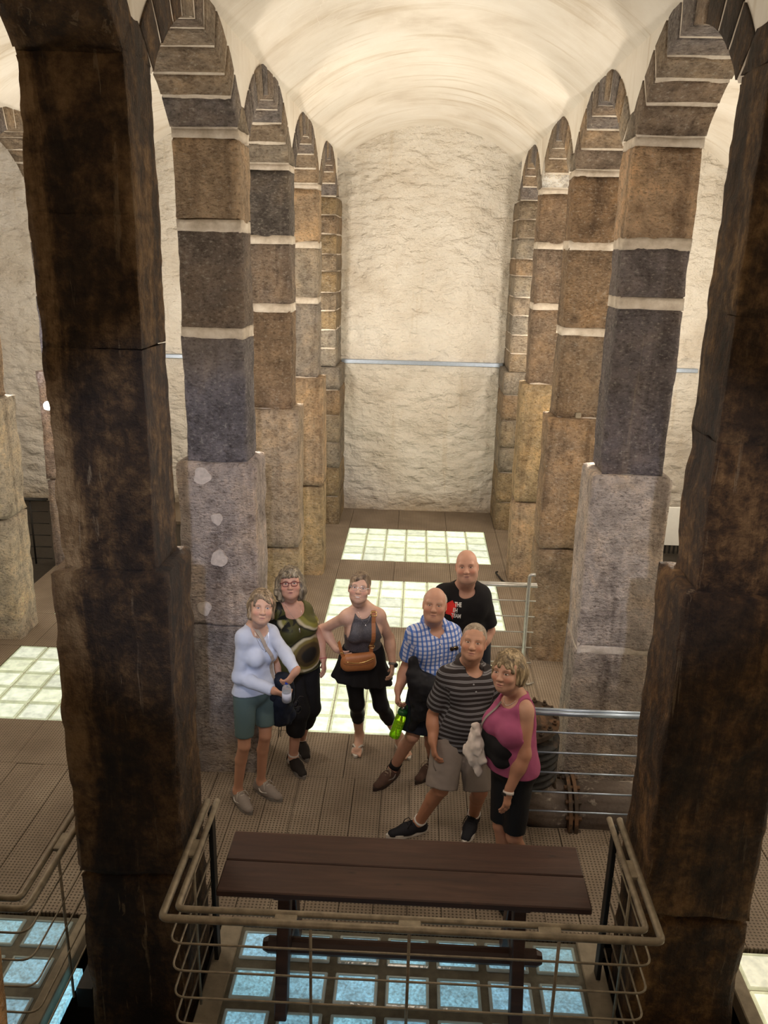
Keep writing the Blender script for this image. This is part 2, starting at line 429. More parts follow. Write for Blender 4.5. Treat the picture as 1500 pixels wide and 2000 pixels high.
def rough(P, U, amp, seed, edge=.012):
    """weather a block: worn edges and hacked faces; U are the unit coordinates, P the shaped ones"""
    c = U-.5
    N = np.where(np.abs(np.abs(c)-.5) < 1e-6, np.sign(c), 0.0)
    k = np.abs(N).sum(1, keepdims=True)
    N = N/np.sqrt(k)
    d = amp*(fbm(P, 2.4, 2, seed)*1.6 + fbm(P, 9, 3, seed+5)*1.3)
    wear = np.where(k[:, 0] > 1.5, -edge*(.6+1.6*np.clip(vnoise(P, 6, seed+9)+.3, 0, 1)), 0)
    return P + N*(d+wear)[:, None]

def block(name, lo, hi, mat, parent, color, step=.05, amp=.008, seed=0, edge=.012, top=None):
    lo = np.array(lo, float); hi = np.array(hi, float)
    n = np.maximum(1, np.ceil((hi-lo)/step).astype(int))
    U, Q = lattice(*n)
    P = rough(lo+U*(hi-lo), U, amp, seed, edge)
    o = mesh(name, P, Q, mat, None, True, color)
    return under(o, parent) if parent is not None else o

M_patch = plain('patch_plaster', (.50, .43, .38), .9, var=.25, scale=40, bump=.4)
TAN = (.36, .265, .175); OCHRE = (.37, .28, .165); BROWN = (.235, .165, .108); GREY = (.20, .175, .165)
DARK = (.135, .112, .10); PALE = (.47, .40, .32); UMBER = (.20, .115, .055)
PAL = [TAN, OCHRE, BROWN, GREY, DARK, PALE, BROWN, TAN]
SPEC = {
    (-1, 0): ([(.55, .32, .14), (.62, .37, .165), BROWN, BROWN, BROWN], (3.2, 3.9)),   # colours from the bottom up (two base courses, three shaft courses), and heights of the shaft joints
    (-1, 1): ([(.62, .60, .58), (.80, .78, .75), (1, 1, 1), (1, 1, 1), (1, 1, 1)], (3.42, 3.95)),
    (1, 1):  ([(1.1, 1.0, .8), (1.2, 1.12, 1.0), (1.2, 1.15, 1.1), (1.2, 1.2, 1.2), (1.5, 1.55, 1.6)], (3.10, 3.62)),
    (-1, 2): ([(.25, .22, .205), (.36, .305, .275), (.155, .14, .145), (.15, .12, .10), TAN], (3.30, 3.97)),
    (1, 2):  ([(.36, .31, .27), (.46, .40, .36), (.13, .115, .12), (.15, .13, .13), (.44, .31, .20)], (3.56, 3.92)),
    (-1, 3): ([OCHRE, (.33, .26, .19), BROWN, (.19, .15, .12), (.115, .10, .09)], (3.34, 3.92)),
    (1, 3):  ([(.25, .18, .115), (.26, .185, .12), (.20, .15, .105), (.21, .145, .09), (.22, .145, .085)], (3.2, 3.93)),
    (-1, 4): ([OCHRE, TAN, (.27, .24, .21), (.29, .25, .20), TAN], (3.3, 3.9)),
    (1, 4):  ([TAN, OCHRE, (.21, .155, .11), (.20, .15, .11), BROWN], (3.3, 3.95)),
    (-2, 3): ([PALE, PALE, TAN, GREY, TAN], (3.3, 3.9)),
    (-2, 4): ([(.36, .30, .27), (.36, .28, .24), (.15, .13, .13), GREY, GREY], (3.3, 3.9)),
}
NAMES = {
    (-1, 0): 'ochre pillar base just showing in the bottom left picture corner',
    (-1, 1): 'dark brown streaked stone pillar nearest the camera on the left',
    (1, 1): 'brown stone pillar beside the right end of the trestle table',
    (-1, 2): 'stone pillar with grey shaft and pale base behind the woman in white top',
    (1, 2): 'stone pillar with dark shaft and whitish base rising behind the bolted pipe',
    (-1, 3): 'stone pillar with blackened upper block behind the woman in green top',
    (1, 3): 'brown stone pillar carrying a small pale bar, behind the pipe pillar',
    (-1, 4): 'ochre stone pillar fourth from the camera on the left of the nave',
    (1, 4): 'sunlit-toned tan stone pillar fourth from the camera on the right of the nave',
    (-1, 5): 'coursed stone half pillar against the end wall, left of the white wall panel',
    (1, 5): 'coursed stone half pillar against the end wall, right of the white wall panel',
    (-2, 3): 'pale rough pillar cut by the left picture edge, behind the glowing side floor',
    (-2, 4): 'pinkish grey pillar with the bright spotlight, far down the left aisle',
    (2, 3): 'stone pillar in the right aisle hidden beside the near brown pillar',
    (2, 4): 'stone pillar farther down the right aisle',
}
NAMES[(1, 4)] = 'bright tan stone pillar fourth from the camera on the right of the nave'
ZB = 2.43; ZS = 4.53
def pillar(row, k):
    xc = ROWS[row]; y0 = PY[k]-.03; last = k == 5
    y1 = 12.62 if last else y0+.43
    rnd = random.Random(row*31+k)
    cols, joints = SPEC.get((row, k), ([rnd.choice(PAL) for _ in range(5)], (3.2+rnd.random()*.2, 3.85+rnd.random()*.12)))
    near = k in (0, 1, 2) and abs(row) == 1
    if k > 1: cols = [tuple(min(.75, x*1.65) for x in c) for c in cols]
    st = .03 if near else .055
    if k > 2: st = .075
    amp = .013 if k == 1 else .009
    t = thing('stone_pillar', NAMES.get((row, k), 'stone pillar'), 'pillar', (xc, y0, 0), 'stone pillars of the arcades')
    sd = row*50+k*7
    hw = .27
    zj = {(-1, 1): .80, (1, 1): .70, (1, 2): 1.15, (-1, 2): 1.22}.get((row, k), 1.0+rnd.random()*.4)
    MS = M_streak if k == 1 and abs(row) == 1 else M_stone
    def J(lo, hi, c=None): return block('mortar_joint', lo, hi, M_mortar, t, (1, 1, 1), .035 if near else .07, .006, sd+3, .004)
    if last:          # coursed half pillar: several courses below and above the ledge
        zs = [-.05, .42, .86, 1.22, 1.62, 1.98, 2.29]
        for i, (a, b) in enumerate(zip(zs[:-1], zs[1:])):
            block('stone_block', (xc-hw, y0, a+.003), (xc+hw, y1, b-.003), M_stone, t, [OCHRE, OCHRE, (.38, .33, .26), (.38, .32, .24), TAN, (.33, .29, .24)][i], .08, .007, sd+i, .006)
        zs = [2.29, 2.55, 2.80, 3.06, 3.30, 3.58, 3.80, 4.06, 4.30, 4.53]
        for i, (a, b) in enumerate(zip(zs[:-1], zs[1:])):
            block('stone_block', (xc-.21, y0+.05, a+.004), (xc+.21, y1, b-.004), M_stone, t, rnd.choice([TAN, OCHRE, (.40, .33, .25), (.34, .27, .19), (.38, .34, .28)]), .08, .006, sd+20+i, .006)
        m = block('mortar', (xc-.20, y0+.062, 2.3), (xc+.20, y1, 4.52), M_mortar, t, (1, 1, 1), .3, .002, sd)
        block('mortar', (xc-hw+.014, y0+.014, -.05), (xc+hw-.014, y1, 2.28), M_mortar, t, (1, 1, 1), .3, .002, sd)
        return t
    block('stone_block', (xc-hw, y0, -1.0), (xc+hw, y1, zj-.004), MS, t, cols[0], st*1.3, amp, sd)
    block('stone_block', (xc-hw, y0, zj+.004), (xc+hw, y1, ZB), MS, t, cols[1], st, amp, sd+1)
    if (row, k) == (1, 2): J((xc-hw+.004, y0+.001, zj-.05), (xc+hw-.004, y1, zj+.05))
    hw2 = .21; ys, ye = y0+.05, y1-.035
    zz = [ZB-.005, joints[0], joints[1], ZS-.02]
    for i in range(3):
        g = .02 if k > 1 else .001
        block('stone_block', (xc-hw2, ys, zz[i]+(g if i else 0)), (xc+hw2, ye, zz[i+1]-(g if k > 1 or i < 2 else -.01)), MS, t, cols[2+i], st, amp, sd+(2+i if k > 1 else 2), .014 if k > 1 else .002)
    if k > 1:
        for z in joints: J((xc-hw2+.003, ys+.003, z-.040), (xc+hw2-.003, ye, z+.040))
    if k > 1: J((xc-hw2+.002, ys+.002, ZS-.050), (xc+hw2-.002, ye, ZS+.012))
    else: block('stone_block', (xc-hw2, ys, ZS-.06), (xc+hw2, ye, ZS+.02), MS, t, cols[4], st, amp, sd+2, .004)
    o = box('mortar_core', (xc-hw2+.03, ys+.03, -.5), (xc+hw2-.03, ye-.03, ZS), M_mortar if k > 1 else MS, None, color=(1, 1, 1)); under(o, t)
    if (row, k) == (-1, 2):        # round plaster repairs on the pale base
        for (x, z, r) in ((-1.45, 2.345, .058), (-1.358, 2.04, .040), (-1.355, 1.745, .058), (-1.475, 1.36, .05)):
            n = 22; rr = [r*(1+.10*math.sin(2*math.pi*j/n*3+z*9)+.06*math.sin(2*math.pi*j/n*5+z)) for j in range(n)]
            V = [(x, y0-.016, z)]+[(x+q*math.cos(2*math.pi*j/n), y0-.014, z+q*1.05*math.sin(2*math.pi*j/n)) for j, q in enumerate(rr)]+[(x+q*1.1*math.cos(2*math.pi*j/n), y0+.03, z+q*1.1*math.sin(2*math.pi*j/n)) for j, q in enumerate(rr)]
            Fc = [(0, 1+j, 1+(j+1) % n) for j in range(n)]+[(1+j, 1+n+j, 1+n+(j+1) % n, 1+(j+1) % n) for j in range(n)]
            under(mesh('plaster_patch', V, Fc, M_patch), t)
    if (row, k) == (1, 3):
        o = box('pipe_bar', (xc-.03, y0+.0, ZB+.01), (xc+.02, y0+.04, ZB+.06), M_concrete, None, .006); under(o, t)
    return t

for row in (-1, 1):
    for k in (1, 2, 3, 4, 5): pillar(row, k)
for k in (3, 4): pillar(-2, k)
pillar(-1, 0)

# ------------------------------------------------------------------ arcades: voussoirs, spandrels
R_ARC, ZC = 1.116, 3.794
TH = math.acos((ZS-ZC)/R_ARC)
def arcade(name, row, bays):
    xc = ROWS[row]; hw = .21
    # spandrel masonry over the arches, plastered
    bm_v, bm_f = [], []
    def quad_strip(xa, ys, za, zb):
        o = len(bm_v)
        for y, z in zip(ys, za): bm_v.append((xa, y, z))
        for y in ys: bm_v.append((xa, y, zb))
        n = len(ys)
        for i in range(n-1): bm_f.append((o+i, o+i+1, o+n+i+1, o+n+i))
    for k in bays:
        ya = PY[k]+.02+.19; ym = ya+1.03
        ys = np.linspace(-1.03, 1.03, 29); re = R_ARC+.19
        za = ZC+np.sqrt(re*re-ys*ys)
        for s in (-1, 1): quad_strip(xc+s*(hw-.012), ys+ym, za, 5.16)
    w = struct(mesh(name, bm_v, bm_f, M_vault))
    for k in bays:
        ya = PY[k]+.02+.19; ym = ya+1.03
        n = 9; rnd = random.Random(row*9+k)
        cuts = np.linspace(-TH, TH, n+1); cuts[1:-1] += np.array([rnd.uniform(-.02, .02) for _ in range(n-1)])
        far = k >= 3
        U, Q = lattice(5 if far else 10, 4 if far else 5, 3 if far else 5)
        for i in range(n):
            a, b = cuts[i]+.011, cuts[i+1]-.011
            th = a+(b-a)*U[:, 1]; r = R_ARC+.20*U[:, 2]
            # blocks at the springing are cut larger so that the joints stay radial
            P = np.stack([xc-hw+2*hw*U[:, 0], ym+np.sin(th)*r, ZC+np.cos(th)*r], -1)
            P = rough(P, U, .0035, row*7+k*13+i, .003)
            c = rnd.choice([GREY, (.30, .23, .16), DARK, (.25, .19, .14), TAN, (.33, .28, .22)])
            if abs(th.mean()) < .5: c = rnd.choice([GREY, (.28, .22, .16), (.22, .17, .13)])
            if row == 1 and k == 3 and i in (8, 9): c = (.85, .84, .8)
            dk = abs(row) == 1 and (k == 0 or (k == 1 and i < 3))
            under(mesh('voussoir', P, Q, M_streak if dk else M_stone, None, True, (1, 1, 1) if dk else tuple(x*1.35 for x in c)), w)
        U2, Q2 = lattice(3, 30, 1)
        th = -TH-.01+(2*TH+.02)*U2[:, 1]; r = R_ARC+.005+.185*U2[:, 2]
        P = np.stack([xc-hw+.008+(2*hw-.016)*U2[:, 0], ym+np.sin(th)*r, ZC+np.cos(th)*r], -1)
        under(mesh('mortar', P, Q2, M_streak if abs(row) == 1 and k == 0 else M_mortar, None, True, (1, 1, 1)), w)
    # springer stones between neighbouring arches
    for k in bays:
        yc = PY[k]+.02+.17
        for (y, kk) in ([(yc, k)] + ([(PY[k+1]+.21, k+1)] if k == bays[-1] else [])):
            b0, b1 = .185, .055
            U, Q = lattice(6, 5, 4)
            hwid = b0+(b1-b0)*U[:, 2]
            P = np.stack([xc-hw+2*hw*U[:, 0], y+(U[:, 1]-.5)*2*hwid, ZS+.012+.15*U[:, 2]], -1)
            under(mesh('springer', rough(P, U, .006, kk, .006), Q, M_streak if kk == 1 and abs(row) == 1 else M_stone, None, True, (1, 1, 1) if kk == 1 else (.36, .30, .23)), w)
    return w
arcade('wall_left', -1, (0, 1, 2, 3, 4))
arcade('wall_right', 1, (0, 1, 2, 3, 4))
arcade('wall_outer_left', -2, (2, 3, 4))

# ------------------------------------------------------------------ vaults
def vault(name, xc, y0=-3.2, y1=12.55):
    hw, rise, zs = 1.235, .47, 5.05
    r = (hw*hw+rise*rise)/(2*rise); a = math.asin(hw/r)
    nx, ny = 40, 110
    th = np.linspace(-a, a, nx+1); ys = np.linspace(y0, y1, ny+1)
    T, Y = np.meshgrid(th, ys, indexing='ij')
    X = xc+np.sin(T)*r; Z = zs+rise-r+np.cos(T)*r
    P = np.stack([X, Y, Z], -1).reshape(-1, 3)
    P[:, 2] += fbm(P, 1.6, 3, 4)*.012
    i = np.arange((nx+1)*(ny+1)).reshape(nx+1, ny+1)
    Q = np.stack([i[:-1, :-1], i[:-1, 1:], i[1:, 1:], i[1:, :-1]], -1).reshape(-1, 4)
    return struct(mesh(name, P, Q, M_vault, None, True))
for n, nm in ((0, 'ceiling'), (-1, 'ceiling_left'), (1, 'ceiling_right'), (-2, 'ceiling_outer_left')):
    vault(nm, NAVES[n])

# ------------------------------------------------------------------ end wall, outer walls
def rough_wall(name, x0, x1, step):
    nx, nz = int((x1-x0)/step), int(6.0/step)
    X, Z = np.meshgrid(np.linspace(x0, x1, nx+1), np.linspace(-.4, 5.6, nz+1), indexing='ij')
    P = np.stack([X, np.full_like(X, 12.50), Z], -1).reshape(-1, 3)
    q = P*np.array([1, 1, 1.7])
    w = fbm(P, 1.1, 3, 8)
    n = fbm(q+np.stack([w, w, w], -1)*.5, 3.0, 4, 11)
    ridge = 1-np.abs(fbm(q, 5.0, 3, 21))*2.2
    P[:, 1] -= (.055*n) + .034*np.clip(ridge, 0, 1)**2*np.clip(fbm(P, 2.2, 2, 31)+.35, 0, 1) + .012*w
    i = np.arange((nx+1)*(nz+1)).reshape(nx+1, nz+1)
    Q = np.stack([i[:-1, :-1], i[1:, :-1], i[1:, 1:], i[:-1, 1:]], -1).reshape(-1, 4)
    return struct(mesh(name, P, Q, M_wall, None, True))
rough_wall('wall_back', -7.0, 7.0, .034)
for nm, x in (('wall_far_left', -7.0), ('wall_far_right', 4.32)):
    struct(box(nm, (x-.15, -3.3, -1.1), (x+.15, 12.6, 5.8), M_wall))
struct(box('wall_front', (-7.0, -3.4, -1.1), (7.0, -3.2, 5.8), M_wall))
for n in (-1, 0, 1):
    x = NAVES[n]
    o = box('wall_conduit', (x-1.19, 12.40, 2.265), (x+1.19, 12.47, 2.325), M_zinc, None, .006)
    tag(o, {0: 'long grey metal conduit across the white end wall of the nave', -1: 'grey metal conduit on the end wall of the left aisle',
            1: 'grey metal conduit on the end wall of the right aisle'}[n], 'conduit', 'wall conduits')

# ------------------------------------------------------------------ floor: plates, planks, glass panels
PX, PYD = .2808, .266
PANELS = {'A': 11.53, 'B': 9.52, 'C': 7.42, 'D': 3.97}
floor = struct(box('floor', (-7, -3.3, -1.15), (7, 12.6, -1.0), M_dark))
box('sub_floor', (-7, 5.80, -.12), (7, 12.6, -.05), M_dark, floor)
box('sub_floor', (-7, 3.99, -.12), (.70, 5.80, -.05), M_dark, floor)
box('sub_floor', (.70, 3.99, -.12), (1.85, 5.0, -.05), M_dark, floor)
box('sub_floor', (1.85, 3.99, -.12), (7, 5.8, -.05), M_dark, floor)
def plank(x0, x1, y0, y1, dz=0.0):
    if x1-x0 < .03 or y1-y0 < .03: return
    g = .0015
    bm = bmesh.new(); box_bm(bm, (x0+g, y0+g, -.05), (x1-g, y1-g, dz), .003)
    from_bm('grating_plank', bm, M_grate, floor)
rf = random.Random(5)
def fill(x0, x1, y0, y1, w, along='x'):
    if along == 'x':
        n = max(1, round((x1-x0)/w)); xs = np.linspace(x0, x1, n+1)
        for a, b in zip(xs[:-1], xs[1:]): plank(a, b, y0, y1, rf.uniform(-.002, .0015))
    else:
        n = max(1, round((y1-y0)/w)); ys = np.linspace(y0, y1, n+1)
        for a, b in zip(ys[:-1], ys[1:]): plank(x0, x1, a, b, rf.uniform(-.002, .0015))
SHIFT = {0: 0.0, -1: -2.949, 1: 2.86}
for n in (-1, 0, 1):
    xl = -.925+SHIFT[n]; xr = xl+7*PX
    L = {0: -1.63, -1: -4.46, 1: 1.20}[n]; R = {0: 1.20, -1: -1.63, 1: 4.03}[n]
    tops = [12.49, PANELS['A']-5*PYD, PANELS['B']-5*PYD]
    bots = [PANELS['A'], PANELS['B'], PANELS['C']]
    for a, b in zip(tops, bots): fill(L, R, b, a, .80)
    for k in 'ABC':
        y1 = PANELS[k]; y0 = y1-5*PYD
        plank(L, xl, y0, y1); plank(xr, R, y0, y1)
    y1 = PANELS['C']-5*PYD
    if n == 0:
        fill(L, .70, 5.47, y1, .62); fill(.70, R, 5.80, y1, .5)
        xs = np.arange(-1.63, 1.30, .2095)
        for a in xs:
            b = a+.2095
            plank(a, b, 3.99, 5.47 if b < .72 else 5.0, rf.uniform(-.003, .002))
    else:
        fill(L, R, 5.47, y1, .7)
        xs = np.arange(L, R-.05, .2095)
        for a in xs: plank(a, min(a+.2095, R), 3.99, 5.47, rf.uniform(-.003, .002))
# right row strip (between pillars three and two stands the pit)
fill(1.20, 1.74, 5.80, 12.49, .9, 'y')

def glass_block_mesh(name, sx, sy, mat, rim):
    bm = bmesh.new(); box_bm(bm, (-sx/2, -sy/2, -.08), (sx/2, sy/2, .0), .006)
    top = max(bm.faces, key=lambda f: f.calc_center_median().z)
    r = bmesh.ops.inset_region(bm, faces=[top], thickness=.013)
    r2 = bmesh.ops.inset_region(bm, faces=[top], thickness=.004, depth=-.006)
    me = bpy.data.meshes.new(name); bmesh.ops.recalc_face_normals(bm, faces=bm.faces[:])
    for f in bm.faces: f.material_index = 1
    top.material_index = 0
    bm.to_mesh(me); bm.free(); me.materials.append(mat); me.materials.append(rim); return me
M_rim_warm = glass_material('lit_glass_rim_warm', (.80, .82, .52), GLASS_WARM*.62, False)
M_rim_blue = glass_material('lit_glass_rim_blue', (.36, .42, .38), .16, False)
GB = {'w': glass_block_mesh('glass_block', PX-.012, PYD-.012, M_glass_warm, M_rim_warm),
      'b': glass_block_mesh('glass_block', PX-.044, PYD-.066, M_glass_blue, M_rim_blue),
      'r': glass_block_mesh('glass_block', PX-.012, PYD-.012, M_glass_warm, M_rim_warm)}
rg = random.Random(11)
def glass_panel(key, n, label, kind):
    xl = -.925+SHIFT[n]; y1 = PANELS[key]; y0 = y1-5*PYD
    t = thing('glass_floor_panel', label, 'floor panel', (xl, y0, 0), 'glass block floor panels')
    fr = box('grout_grid', (xl, y0, -.09), (xl+7*PX, y1, -.012), M_grout if kind != 'b' else M_grout_dark, None); under(fr, t)
    for r in range(5):
        for c in range(7):
            o = bpy.data.objects.new('glass_block', GB[kind]); link(o, t)
            o.location = (c*PX+PX/2, (4-r)*PYD+PYD/2, rg.uniform(-.001, .001))
            v = rg.uniform(.72, 1.0)
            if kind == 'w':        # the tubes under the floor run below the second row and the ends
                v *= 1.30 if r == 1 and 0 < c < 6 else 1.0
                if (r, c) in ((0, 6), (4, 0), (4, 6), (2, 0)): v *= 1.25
                tint = (v, v, v*rg.uniform(.86, 1.02))
            elif kind == 'b':
                v *= 1.0 if c < 6 else .8
                tint = (v, v*rg.uniform(.92, 1), v)
            else: tint = (v*1.1, v*.98, v*.90)
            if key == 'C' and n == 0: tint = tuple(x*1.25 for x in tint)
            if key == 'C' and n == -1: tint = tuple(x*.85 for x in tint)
            o.color = (*tint, 1)
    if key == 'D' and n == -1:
        under(box('gap_glow', (-1.795, 3.22, -.06), (-1.755, 3.62, -.02), M_glass_blue, None, color=(1.5, 1.5, 1.5)), t)  # glowing strip put in for the underfloor light showing through the gap
    return t
glass_panel('A', 0, 'lit glass block floor panel farthest away, against the end wall', 'w')
glass_panel('B', 0, 'lit glass block floor panel behind the bald man in black shirt', 'w')
glass_panel('C', 0, 'lit glass block floor panel behind the woman with crossbody belt bag', 'w')
glass_panel('D', 0, 'bluish glass block floor panel under the trestle table', 'b')
glass_panel('C', -1, 'lit glass block floor panel in the left aisle beside the dark pillar', 'w')
glass_panel('D', -1, 'bluish glass block floor panel behind the railing of the left aisle', 'b')
glass_panel('D', 1, 'warm white glass floor panel in the bottom right picture corner', 'r')
glass_panel('B', -1, 'lit glass block floor panel farther down the left aisle', 'w')
glass_panel('C', 1, 'lit glass block floor panel in the right aisle', 'w')
glass_panel('B', 1, 'lit glass block floor panel farther down the right aisle', 'w')
# kerbs around the near panels
for n in (-1, 0, 1):
    xl = -.925+SHIFT[n]; xr = xl+7*PX; y0 = 2.62; y1 = 3.97
    w = .125 if n == 0 else .08
    for lo, hi in (((xl-w, y0, -.10), (xl, y1+.02, .004)), ((xr, y0, -.10), (xr+w, y1+.02, .004)), ((xl-w, y0-.12, -.10), (xr+w, y0, .004))):
        box('panel_kerb', lo, hi, M_concrete, floor, .006)

# ------------------------------------------------------------------ railings
def wire_rail(label, xa, xb, ya, yb, z, M, group=None, bars=(.30, .5, .80), post_mat=None):
    """U-shaped landing railing: twin handrail tubes, five bent wires, bars and end posts"""
    t = thing('railing', label, 'railing', (xa, ya, 0), group or 'wire railings')
    P = lambda dx, zz: arc_corner([(xa+dx, yb, zz), (xa+dx, ya+dx, zz), (xb-dx, ya+dx+.01, zz), (xb-dx, yb, zz)], .03)
    under(tube('handrail', P(0, z), .0175, M), t); under(tube('handrail', P(.055, z+.004), .0150, M), t)
    for i in range(5):
        zz = z-.155*(i+1); under(tube('wire', arc_corner([(xa+.02, yb, zz), (xa+.02, ya+.02, zz), (xb-.02, ya+.03, zz), (xb-.02, yb, zz)], .06), .0052, M, seg=6), t)
    for u in bars:
        x = xa+(xb-xa)*u; under(tube('upright', [(x, ya+.028, .06), (x, ya+.028, z-.02)], .0075, M, seg=6), t)
    for x in (xa+.032, xb-.032):
        under(tube('upright', [(x, (ya+yb)/2, .06), (x, (ya+yb)/2, z-.02)], .0075, M, seg=6), t)
    for x in (xa+.03, xb-.03):
        o = box('post', (x-.012, yb-.075, -.02), (x+.012, yb-.01, z-.02), post_mat or M_black, None, .003); under(o, t)
        o = box('post_foot', (x-.045, yb-.30, -.14), (x+.045, yb+.04, -.01), M_black, None, .003); under(o, t)
    for (cx, cy, lx, ly) in ((xa+.029, ya+.45, .03, .06), (xb-.029, ya+.45, .03, .06), ((xa+xb)/2, ya+.03, .05, .03), (xa+(xb-xa)*.25, ya+.03, .05, .03), (xa+(xb-xa)*.78, ya+.035, .05, .03)):
        o = box('clamp_plate', (cx-lx, cy-ly, z-.006), (cx+lx, cy+ly, z+.012), M, None, .003); under(o, t)
    return t
wire_rail('worn twin-tube wire railing around the trestle table landing', -1.05, 1.145, 2.95, 3.78, 1.0, M_wornrail)
wire_rail('worn twin-tube wire railing of the left aisle, left of the dark pillar', -4.02, -1.66, 2.95, 3.78, 1.0, M_wornrail)

def straight_rail(label, x0, x1, y, z, M, posts, n=5, down=0.0):
    t = thing('railing', label, 'railing', (x0, y, 0), 'wire railings')
    under(tube('handrail', [(x0, y-.021, z), (x1, y-.021, z)], .0165, M), t); under(tube('handrail', [(x0, y+.021, z), (x1, y+.021, z)], .0145, M), t)
    for i in range(n): under(tube('wire', [(x0, y, z-.155*(i+1)), (x1, y, z-.155*(i+1))], .0065, M, seg=6), t)
    for x in posts: under(tube('upright', [(x, y, -.02), (x, y, z)], .012, M, seg=8), t)
    return t
straight_rail('bright zinc wire railing in front of the bolted pipe', .76, 1.60, 4.95, .945, M_zinc, (.79, 1.58))
t = straight_rail('grey wire railing between the bald man and the third pillar', .42, 1.14, 7.05, 1.0, M_steel, (.46, 1.06))
under(tube('end_loop', arc_corner([(1.11, 7.0, 1.12), (1.06, 7.0, 1.12), (1.06, 7.0, .20), (1.11, 7.0, .20)], .03), .016, M_steel), t)
under(tube('foot_loop', arc_corner([(1.06, 7.05, .3), (1.10, 7.0, .02), (1.18, 7.05, .02)], .03), .009, M_steel), t)
straight_rail('dark wire railing far down the left aisle beside a pinkish pillar', -5.6, -4.52, 9.7, .83, M_black, (-4.74, -5.3), 5)
t = thing('floor_cable_hook', 'small bent cable end beside the base of the fourth right pillar', 'cable', (1.1, 9.5, 0))
under(tube('cable', arc_corner([(1.08, 9.80, .06), (1.05, 9.78, .06), (1.12, 9.64, .012), (1.17, 9.55, .012)], .03), .012, M_black), t)
# wall spotlight in the left aisle
t = thing('wall_spotlight_lamp', 'glaring white spotlight on the aisle pillar left of the dark pillar', 'spotlight', (-4.05, 9.16, 2.11))
under(lathe('lamp_housing', [(.03, 0), (.05, .02), (.055, .10), (.05, .10)], (-4.12, 9.20, 2.11), (.0, -1, .02), M_steel, None), t)
M_lamp = NT('lamp_glow').set(color=(1, 1, 1), emit=(.9, .94, 1), estr=60.0)
under(lathe('lamp_lens', [(.004, .0), (.034, .0), (.030, .012), (.004, .016)], (-4.12, 9.092, 2.11), (0, -1, .02), M_lamp, None), t)
# display boards in the right aisle
for i, (z0, z1) in enumerate(((.05, .62),)):
    t = thing('display_board', 'white display board standing far down the right aisle', 'display board', (3.6, 10.9, 0))
    under(box('panel', (3.30, 10.88, .12), (4.0, 10.91, .66), M_white, None, .004), t)
    for x in np.arange(3.32, 4.0, .06): under(box('foot_bar', (x, 10.885, 0), (x+.02, 10.905, .12), M_black, None), t)

# ------------------------------------------------------------------ trestle table
def wood_material():
    t = NT('dark_stained_wood'); p = t.pos((1.2, 14, 14))
    n = t.noise(p, 1.6, 6, .6, .6); n2 = t.noise(t.pos((5, 60, 60)), 1.0, 4)
    kn = t.n('ShaderNodeTexVoronoi', ins={'Vector': t.pos((1.8, 5, 5)), 'Scale': 1.3}).outputs['Distance']
    c = t.ramp(n, [(.3, (.034, .014, .009)), (.55, (.058, .025, .016)), (.75, (.085, .040, .027))])
    c = t.mix(t.ramp(kn, [(.02, .8), (.07, 0.0)]), c, (.018, .009, .006, 1))
    return t.set(color=c, rough=.48, spec=.4, normal=t.bump(t.math('ADD', n, n2), .12, .01))
M_wood = wood_material()
tt = thing('trestle_table', 'long dark brown wooden trestle table on the near landing', 'table', (0, 3.65, 0))
def tb(name, lo, hi, bev=.006): return under(box(name, lo, hi, M_wood, None, bev), tt)
tb('top_plank', (-.93, 3.425, .695), (.96, 3.652, .735)); tb('top_plank', (-.93, 3.657, .695), (.96, 3.885, .735))
for x in (-.60, .62):
    tb('cleat', (x-.045, 3.46, .655), (x+.045, 3.85, .695))
    for (ya, yb) in ((3.58, 3.385), (3.70, 3.90)):
        bm = bmesh.new(); box_bm(bm, (-.032, -.05, 0), (.032, .05, .66), .005)
        for v in bm.verts: v.co = Vector((x+v.co.x, (yb+(ya-yb)*v.co.z/.66)+v.co.y, v.co.z))
        under(from_bm('leg', bm, M_wood), tt)
    tb('cross_brace', (x-.03, 3.50, .27), (x+.03, 3.79, .34))
V, F = tube_data([(-.73, 3.60, .24), (-.70, 3.60, .24), (.74, 3.60, .24), (.77, 3.60, .24)], [.03, .045, .045, .03], 10)
under(mesh('stretcher', V, F, M_wood, None, False), tt)

# ------------------------------------------------------------------ pipe in the pit
def rust_material(name, base, rust, amount):
    t = NT(name); p = t.pos()
    n = t.noise(p, 5, 6, .65, .4); n2 = t.noise(p, 40, 4)
    c = t.mix(t.ramp(n, [(amount, 0.0), (amount+.06, 1.0)]), (*base, 1), (*rust, 1))
    c = t.mix(t.ramp(n2, [(.5, 0), (.7, .4)]), c, (.05, .04, .03, 1))
    return t.set(color=c, rough=.65, spec=.35, normal=t.bump(t.math('ADD', n, n2), .3, .01))
M_pipe = rust_material('peeling_pipe_paint', (.15, .12, .10), (.45, .40, .34), .56)
M_iron = rust_material('rusty_iron', (.060, .040, .026), (.15, .08, .04), .50)
M_blackiron = rust_material('black_cast_iron', (.02, .019, .018), (.07, .05, .035), .60)
struct(box('pit_wall', (.70, 4.97, -1.0), (1.85, 5.0, -.05), M_dark, floor)); struct(box('pit_wall', (.67, 4.97, -1.0), (.70, 5.83, -.05), M_dark, floor)); struct(box('pit_wall', (.70, 5.80, -1.0), (1.85, 5.83, -.05), M_dark, floor))
pp = thing('water_main', 'big old bolted water main with valve in the floor pit by the pipe pillar', 'pipe', (1.2, 5.25, -.2))
def pv(o): return under(o, pp)
zc = .02; yp = 5.20
pv(lathe('pipe', [(.205, 0), (.205, .75)], (1.24, yp, zc), (1, 0, 0), M_pipe, None, 28))
for x in (1.155, 1.195):
    f = pv(lathe('flange', [(.20, 0), (.262, .0), (.262, .026), (.20, .026)], (x, yp, zc), (1, 0, 0), M_iron, None, 32, False))
